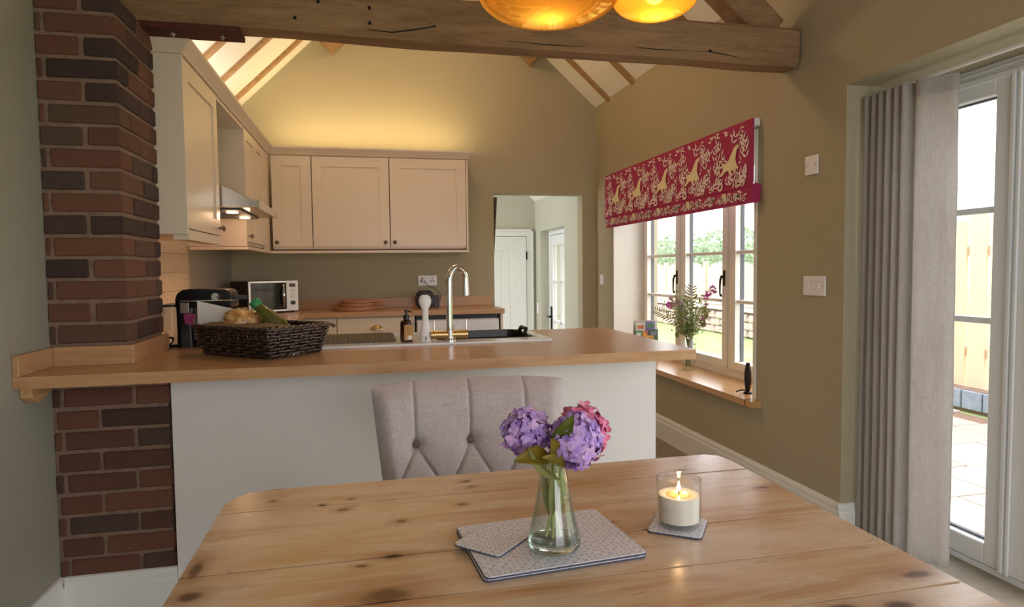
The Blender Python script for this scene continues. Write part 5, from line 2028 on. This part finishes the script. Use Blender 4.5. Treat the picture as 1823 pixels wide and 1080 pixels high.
def mat_slab(name, cx, cy, w, d, ang, z, th, r, lab, cat, group=None):
    t = thing(name, lab, cat, (cx, cy, z), rotz=ang, group=group, local=True)
    bm = new_bm()
    loft(bm, [rrect(-w / 2, w / 2, -d / 2, d / 2, r, .0004), rrect(-w / 2, w / 2, -d / 2, d / 2, r, th - .001)])
    obj('core', bm, edge_m, t)
    bm = new_bm()
    loft(bm, [rrect(-w / 2 + .0006, w / 2 - .0006, -d / 2 + .0006, d / 2 - .0006, r, th - .001), rrect(-w / 2 + .0012, w / 2 - .0012, -d / 2 + .0012, d / 2 - .0012, r, th)])
    obj('printed_face', bm, matp.m, t)


mcx, mcy, mang = .286, 1.039, math.radians(4.6)
mat_slab('place_mat', mcx, mcy, .272, .203, mang, TZ, .004, .010, 'grey patterned place mat under the top one of the pair', 'place mat', 'place mats under the vase')
mat_slab('place_mat', mcx + .0015, mcy + .001, .272, .203, mang + .008, TZ + .004, .004, .010, 'grey patterned place mat directly beneath the glass flower vase', 'place mat', 'place mats under the vase')
mat_slab('coaster', .1925, 1.052, .094, .094, math.radians(45), TZ + .008, .0035, .009, 'grey patterned coaster overlapping the edge of the place mat', 'coaster', 'patterned coasters')
mat_slab('coaster', .5345, 1.052, .094, .094, math.radians(-36), TZ, .004, .009, 'grey patterned coaster beneath the lit candle', 'coaster', 'patterned coasters')

# candle
CXY = (.5375, 1.055)
cz = TZ + .004
can = thing('candle', 'lit white candle in a clear glass tumbler on a coaster', 'candle', (CXY[0], CXY[1], cz))
bm = new_bm()
lathe(bm, [(0, cz + .0006), (.036, cz + .0006), (.0385, cz + .003), (.0395, cz + .084), (.0372, cz + .084), (.0365, cz + .009), (0, cz + .0075)], 40, (CXY[0], CXY[1], 0), cap=False)
obj('glass', bm, clear, can, smooth=True)
wax = Mat('candle_wax'); wax.color(srgb(244, 240, 228)); wax.set(roughness=.45)
wax.bsdf.inputs['Subsurface Weight'].default_value = .4
wax.bsdf.inputs['Subsurface Radius'].default_value = (.02, .015, .01)
bm = new_bm(); lathe(bm, [(0, cz + .0098), (.0355, cz + .0098), (.0362, cz + .055), (.034, cz + .0555), (.025, cz + .0535), (0, cz + .053)], 40, (CXY[0], CXY[1], 0), cap=False)
obj('wax', bm, wax.m, can, smooth=True)
bm = new_bm(); lathe(bm, [(.0, cz + .0536), (.023, cz + .0537), (.02, cz + .0545), (0, cz + .0545)], 24, (CXY[0], CXY[1], 0), cap=False)
obj('melt_pool', bm, plain('molten_wax', srgb(240, 214, 150), .08, var=.02), can, smooth=True)
bm = new_bm(); tube(bm, [(CXY[0], CXY[1], cz + .054), (CXY[0] + .001, CXY[1], cz + .064)], .0011, 6)
obj('wick', bm, MT['black'], can)
bm = new_bm(); lathe(bm, [(0, cz + .0595), (.0028, cz + .0630), (.0034, cz + .0665), (.0024, cz + .0715), (.0008, cz + .0775), (0, cz + .079)], 14, (CXY[0], CXY[1], 0), cap=False)
obj('flame', bm, emit('flame_glow', (1, .72, .32, 1), 9), can, smooth=True)
lamp('candle_light', (CXY[0], CXY[1], cz + .074), .03, (1, .6, .25), .004)

# glass vase with hydrangeas
VX, VY, VZ = .290, 1.008, TZ + .008
hv = thing('hydrangea_vase', 'green tinted conical glass vase of purple hydrangeas on the table', 'vase', (VX, VY, VZ))
gg = thin_glass('green_tint_glass', (.985, .995, .99, 1), (.66, .82, .75, 1))
gg2 = real_glass('thick_green_glass', (.80, .94, .88, 1))
oprof = [(0, .0006), (.036, .0006), (.0425, .004), (.0445, .012), (.0435, .020), (.040, .032), (.033, .065), (.0265, .098), (.0225, .122), (.0215, .138), (.0225, .145)]
iprof = [(.0200, .145), (.019, .138), (.0200, .122), (.0240, .098), (.0305, .065), (.0375, .032), (.0395, .022), (.036, .015), (0, .013)]
bm = new_bm(); lathe(bm, [(r, VZ + z_) for r, z_ in oprof + iprof], 48, (VX, VY, 0), cap=False)
obj('glass', bm, gg, hv, smooth=True, angle=0)
bm = new_bm(); lathe(bm, [(0, VZ + .0132), (.0355, VZ + .0152), (.0388, VZ + .022), (.0370, VZ + .032), (.0300, VZ + .065), (.0262, VZ + .083), (0, VZ + .0832)], 48, (VX, VY, 0), cap=False)
obj('water', bm, water, hv, smooth=True, angle=0)
bm = new_bm(); lathe(bm, [(0, VZ + .0012), (.036, VZ + .0012), (.0415, VZ + .004), (.043, VZ + .011), (.040, VZ + .0145), (.034, VZ + .0118), (0, VZ + .0105)], 48, (VX, VY, 0), cap=False)
obj('thick_base', bm, gg2, hv, smooth=True, angle=0)
HL = Vector((.248, 1.025, .959)); HR = Vector((.320, .985, .950)); HP = Vector((.341, 1.012, .953))
bm = new_bm()
for hc, b in ((HL, (-.006, .003)), (HR, (.008, -.004)), (HP, (.003, .008))):
    tube(bm, [(VX - b[0] * 1.6, VY - b[1], VZ + .018), (VX + b[0] * .4, VY + b[1] * .4, VZ + .085), (VX + b[0], VY + b[1], VZ + .143), hc], [.0032, .0034, .0034, .003], 8)
obj('stems', bm, plain('hydrangea_stem', srgb(176, 184, 120), .5, var=.15, scale=40), hv, smooth=True)


def petal_mat(name, a, b, c):
    m = Mat(name)
    f = m.noise(m.coords(), 55, 3)
    m.color(m.ramp(f, [(.3, a), (.5, b), (.7, c)]))
    m.set(roughness=.6)
    m.bsdf.inputs['Subsurface Weight'].default_value = .1
    m.bsdf.inputs['Subsurface Radius'].default_value = (.004, .003, .004)
    return m.m


mauve = petal_mat('mauve_petals', srgb(150, 118, 200), srgb(190, 154, 224), srgb(226, 186, 230))
rose = petal_mat('rose_petals', srgb(196, 80, 124), srgb(224, 118, 158), srgb(236, 172, 206))


def hydrangea(c, rad, n, mat, seed, lab, sq=(1, 1, .92)):
    r_ = random.Random(seed)
    bm = new_bm()
    for i in range(n):
        # fibonacci sphere
        zf = 1 - 2 * (i + .5) / n
        ph = i * 2.39996 + r_.uniform(-.15, .15)
        rr = math.sqrt(max(0, 1 - zf * zf))
        nrm = Vector((rr * math.cos(ph), rr * math.sin(ph), zf))
        pos = c + Vector((nrm.x * sq[0], nrm.y * sq[1], nrm.z * sq[2])) * rad * r_.uniform(.80, 1.02)
        nrm = (nrm + Vector((r_.gauss(0, .25), r_.gauss(0, .25), r_.gauss(0, .25)))).normalized()
        t1 = nrm.orthogonal().normalized(); t2 = nrm.cross(t1)
        a0 = r_.uniform(0, PI)
        s = rad * r_.uniform(.24, .32)
        ctr = bm.verts.new(pos)
        for k in range(4):
            a = a0 + k * PI / 2
            d = t1 * math.cos(a) + t2 * math.sin(a); e = -t1 * math.sin(a) + t2 * math.cos(a)
            cup = r_.uniform(-.12, .30)
            v = [bm.verts.new(pos + d * s * .5 + e * s * .46 + nrm * s * cup * .6), bm.verts.new(pos + d * s * .92 + e * s * .26 + nrm * s * cup), bm.verts.new(pos + d * s * 1.0 + nrm * s * (cup + .1)), bm.verts.new(pos + d * s * .92 - e * s * .26 + nrm * s * cup), bm.verts.new(pos + d * s * .5 - e * s * .46 + nrm * s * cup * .6)]
            m_ = bm.verts.new(pos + d * s * .55 + nrm * s * (cup * .5 + .08))
            for q in range(4):
                bm.faces.new((m_, v[q], v[q + 1]))
            bm.faces.new((ctr, v[0], m_)); bm.faces.new((ctr, m_, v[4]))
    o = obj('flower_head', bm, mat, hv, label=lab, smooth=True, angle=0)
    o['kind'] = 'stuff'
    bm = new_bm(); bmesh.ops.create_icosphere(bm, subdivisions=2, radius=rad * .72)
    for v in bm.verts:
        v.co += c
    obj('head_core', bm, mat, o, smooth=True)


hydrangea(HL, .0375, 95, mauve, 1, 'mauve hydrangea head', (1.05, 1, 1.02))
hydrangea(HR, .0425, 120, mauve, 2, 'larger mauve hydrangea head', (1, 1, 1.05))
hydrangea(HP, .0435, 100, rose, 5, 'rose pink hydrangea head', (.95, 1, 1.1))


def big_leaf(base, tip, width, nrm, mat, curl=.12):
    base, tip, nrm = Vector(base), Vector(tip), Vector(nrm).normalized()
    d = tip - base; L = d.length; d.normalize()
    s = d.cross(nrm).normalized(); n_ = s.cross(d)
    bm = new_bm()
    rows_ = []
    N_ = 12
    for i in range(N_ + 1):
        t_ = i / N_
        w_ = width * (math.sin(PI * t_ ** .85) ** .8) * (1 - .15 * t_) if 0 < t_ < 1 else .0004
        c = base + d * L * t_ + n_ * L * curl * math.sin(PI * t_)
        row = []
        for j in range(-3, 4):
            u = j / 3
            row.append(bm.verts.new(c + s * w_ * .5 * u + n_ * (abs(u) ** 1.3) * w_ * .22 + n_ * .0006 * math.sin(t_ * 40 + abs(u) * 3)))
        rows_.append(row)
    for i in range(N_):
        for j in range(6):
            bm.faces.new((rows_[i][j], rows_[i][j + 1], rows_[i + 1][j + 1], rows_[i + 1][j]))
    bmesh.ops.solidify(bm, geom=list(bm.faces), thickness=.0006)
    obj('leaf', bm, mat, hv, smooth=True, angle=0)


hl1 = plain('hydrangea_leaf_green', srgb(118, 132, 52), .45, var=.2, scale=40)
hl2 = plain('hydrangea_leaf_olive', srgb(160, 140, 46), .45, var=.15, scale=40)
hl3 = plain('hydrangea_leaf_pale', srgb(178, 182, 116), .5, var=.2, scale=40)
TC = Vector((VX, VY - .004, VZ + .15))
big_leaf(TC + Vector((-.012, -.02, .006)), (.212, .962, .930), .034, (0, -.9, .7), hl2)
big_leaf(TC + Vector((-.002, -.02, .020)), (.308, .952, 1.000), .032, (-.4, -1, .2), hl1)
big_leaf(TC + Vector((-.002, -.02, .004)), (.272, .955, .965), .034, (0, -1, .3), hl2)
big_leaf(TC + Vector((.012, -.028, -.012)), (.252, .945, .938), .026, (0.2, -.8, .8), hl2)
big_leaf(TC + Vector((.004, -.022, -.03)), (.236, .962, .952), .020, (-1, -.8, .3), hl3)
for k_, (a, l_) in enumerate(((0, .07), (2.1, .075), (4.2, .06), (5.3, .085), (1.0, .09))):
    big_leaf((VX + .010 * math.cos(a), VY + .010 * math.sin(a), VZ + .045 + .005 * k_), (VX + .013 * math.cos(a + .5), VY + .013 * math.sin(a + .5), VZ + .140), .017, (math.cos(a), math.sin(a), 0), hl3, .02)

# ------------------------------------------------------------------ tufted dining chair
CHX, CHY = .284, 1.80
chair = thing('dining_chair', 'grey linen button-back dining chair pushed up to the table', 'chair', (CHX, CHY - .2, 0))
linen2 = fabric('chair_linen', srgb(170, 160, 164), srgb(200, 190, 190), 560, bump=.3)
ZS, ZTOP = .44, .904
btn = [(-.162, .733), (-.004, .733), (.158, .733)]
low = [(-.232, .60), (-.078, .60), (.078, .60), (.232, .60)]
segs = []
for b_ in btn:
    segs.append((b_, (b_[0] * 1.03, 1.0)))
    for l_ in low:
        if abs(l_[0] - b_[0]) < .12:
            segs.append((b_, l_))
for l_ in low:
    for b_ in ((-.155, .47), (0, .47), (.155, .47)):
        if abs(l_[0] - b_[0]) < .12:
            segs.append((l_, b_))


def seg_d(p, a, b):
    ax_, ay_ = b[0] - a[0], b[1] - a[1]
    t_ = max(0, min(1, ((p[0] - a[0]) * ax_ + (p[1] - a[1]) * ay_) / (ax_ * ax_ + ay_ * ay_)))
    return math.hypot(p[0] - a[0] - ax_ * t_, p[1] - a[1] - ay_ * t_)


bm = new_bm()
NU, NV = 150, 110
def back_shape(u, v):
    z_ = ZS + (ZTOP - ZS) * v
    hw = .236 + .048 * v
    x_ = u * hw
    # slight top sag to the ends and recline
    z_ -= .010 * (abs(u) ** 3) * v
    y_ = CHY + .10 * (v - .0) - .0 + .03 * (u * u) * -1
    return x_, y_, z_
fr_, bk = [], []
for j in range(NV + 1):
    v = j / NV
    a, b = [], []
    for i in range(NU + 1):
        u = i / NU * 2 - 1
        x_, y_, z_ = back_shape(u, v)
        pz = ZS + (ZTOP - ZS) * v
        pad = .050 * (1 - max(0, (abs(u) - .82) / .18) ** 2.2) * (1 - max(0, (v - .88) / .12) ** 2.2 * .95)
        pad = max(pad, 0)
        dep = 0
        for b_ in btn + low:
            rr = math.hypot(x_ - b_[0], pz - b_[1])
            dep += .022 * math.exp(-(rr / .020) ** 2) + .010 * math.exp(-(rr / .050) ** 2)
        dm_ = min(seg_d((x_, pz), s0, s1) for s0, s1 in segs)
        dep += .0085 * math.exp(-(dm_ / .0036) ** 2) + .0022 * math.exp(-(dm_ / .016) ** 2)
        dep = min(dep, pad * .85 + .004)
        a.append(bm.verts.new((CHX + x_, y_ - pad + dep, z_)))
        b.append(bm.verts.new((CHX + x_, y_ + .035 * (1 - max(0, (abs(u) - .85) / .15) ** 2 * .6) * (1 - max(0, (v - .93) / .07) ** 2 * .6), z_)))
    fr_.append(a); bk.append(b)
for j in range(NV):
    for i in range(NU):
        bm.faces.new((fr_[j][i], fr_[j][i + 1], fr_[j + 1][i + 1], fr_[j + 1][i]))
        bm.faces.new((bk[j][i], bk[j + 1][i], bk[j + 1][i + 1], bk[j][i + 1]))
for j in range(NV):
    bm.faces.new((fr_[j][0], fr_[j + 1][0], bk[j + 1][0], bk[j][0]))
    bm.faces.new((fr_[j][NU], bk[j][NU], bk[j + 1][NU], fr_[j + 1][NU]))
for i in range(NU):
    bm.faces.new((fr_[NV][i], fr_[NV][i + 1], bk[NV][i + 1], bk[NV][i]))
    bm.faces.new((fr_[0][i], bk[0][i], bk[0][i + 1], fr_[0][i + 1]))
back = obj('backrest', bm, linen2, chair, smooth=True, angle=60)
bmat = plain('button_cloth', srgb(116, 100, 90), .8, var=.08)
for bx_, bz_ in btn + low:
    v = (bz_ - ZS) / (ZTOP - ZS)
    u = bx_ / (.236 + .048 * v)
    yy = CHY + .10 * v - .03 * u * u - .050 + .031
    bm = new_bm()
    lathe(bm, [(.0115, -.002), (.0115, .003), (.009, .0065), (.004, .0085), (0, .009)], 16, (CHX + bx_, yy, bz_), Matrix.Rotation(PI / 2, 4, 'X'), cap=False)
    obj('button', bm, bmat, back, smooth=True)
bm = new_bm()
loft(bm, [rrect(CHX - .24, CHX + .24, CHY - .46, CHY - .01, .05, .36), rrect(CHX - .25, CHX + .25, CHY - .47, CHY - .01, .05, .38), rrect(CHX - .25, CHX + .25, CHY - .47, CHY - .01, .05, .45), rrect(CHX - .23, CHX + .23, CHY - .45, CHY - .02, .05, .475)])
obj('seat', bm, linen2, chair, smooth=True)
for sx_, sy_ in ((-1, 0), (1, 0), (-1, 1), (1, 1)):
    bm = new_bm()
    x_ = CHX + sx_ * .20; y_ = CHY - .42 if sy_ == 0 else CHY - .03
    dy_ = 0 if sy_ == 0 else .07
    a = [Vector((x_ + q[0] * .014, y_ + dy_ + q[1] * .014, 0)) for q in ((-1, -1), (1, -1), (1, 1), (-1, 1))]
    b = [Vector((x_ + q[0] * .022, y_ + q[1] * .022, .36)) for q in ((-1, -1), (1, -1), (1, 1), (-1, 1))]
    loft(bm, [a, b])
    obj('leg', bm, MT['dark_wood'], chair)

# ------------------------------------------------------------------ amber glass pendants
def amber(name, c, gl):
    m = Mat(name)
    tr = m.n('ShaderNodeBsdfTransparent'); tr.inputs['Color'].default_value = c
    tlr = m.n('ShaderNodeBsdfTranslucent'); tlr.inputs['Color'].default_value = c
    glo = m.n('ShaderNodeBsdfGlossy'); glo.inputs['Roughness'].default_value = .06; glo.inputs['Color'].default_value = (1, .60, .18, 1)
    m1 = m.n('ShaderNodeMixShader'); m1.inputs[0].default_value = gl
    m.l(tr.outputs[0], m1.inputs[1]); m.l(tlr.outputs[0], m1.inputs[2])
    lw_ = m.n('ShaderNodeLayerWeight'); lw_.inputs['Blend'].default_value = .25
    m2 = m.n('ShaderNodeMixShader')
    m.l(lw_.outputs['Facing'], m2.inputs[0])
    m.l(m1.outputs[0], m2.inputs[1]); m.l(glo.outputs[0], m2.inputs[2])
    m.l(m2.outputs[0], m.out.inputs['Surface'])
    return m.m


def pendant(x, y, zb_, R, hb, lab, mat, power, zc):
    t = thing('pendant_lamp', lab, 'pendant lamp', (x, y, zb_), group='amber glass pendants over the table')
    bm = new_bm()
    prof_ = []
    n_ = 22
    for i in range(n_ + 1):
        a = -PI / 2 + PI / 2 * i / n_
        prof_.append((R * math.cos(a) ** .8 if i else 0, zb_ + hb * (1 + math.sin(a))))
    for i in range(1, n_ + 1):
        a = PI / 2 * i / n_
        prof_.append((max(.022, R * math.cos(a) ** 1.1), zb_ + hb + hb * 1.1 * math.sin(a)))
    lathe(bm, prof_, 56, (x, y, 0), cap=False)
    obj('shade', bm, mat, t, smooth=True, angle=0)
    zt_ = zb_ + hb * 2.1
    bm = new_bm(); lathe(bm, [(.026, zt_ - .004), (.026, zt_ + .03), (.012, zt_ + .055), (.004, zt_ + .06)], 20, (x, y, 0))
    obj('cap', bm, MT['brass'], t, smooth=True)
    bm = new_bm(); tube(bm, [(x, y, zt_ + .058), (x, y, zc)], .003, 6)
    obj('cord', bm, MT['black'], t, smooth=True)
    bm = new_bm(); bmesh.ops.create_uvsphere(bm, u_segments=20, v_segments=12, radius=.026)
    for v in bm.verts:
        v.co += Vector((x, y, zb_ + hb * 1.15))
    obj('bulb', bm, emit('bulb_glow', (1, .80, .5, 1), 8), t, smooth=True)
    bm = new_bm(); tube(bm, [(x, y, zb_ + hb * 1.15 + .022), (x, y, zt_)], .014, 12)
    obj('lamp_holder', bm, MT['brass'], t, smooth=True)
    lamp('pendant_light', (x, y, zb_ + hb * 1.15 - .035), power, (1, .68, .35), .02)


def ceil_z(x):
    return (EL + SL * (x - XL)) if x < XRIDGE else (ER + SR * (XR - x))
pendant(.437, 1.52, 1.820, .172, .066, 'wide amber glass pendant lamp in front of the beam', amber('amber_glass', (.74, .38, .05, 1), .40), .45, ceil_z(.437) - .002)
pendant(.735, 1.58, 1.870, .110, .05, 'smaller bright yellow glass pendant lamp beside the wide one', amber('yellow_glass', (1.0, .56, .05, 1), .6), .16, ceil_z(.735) - .002)
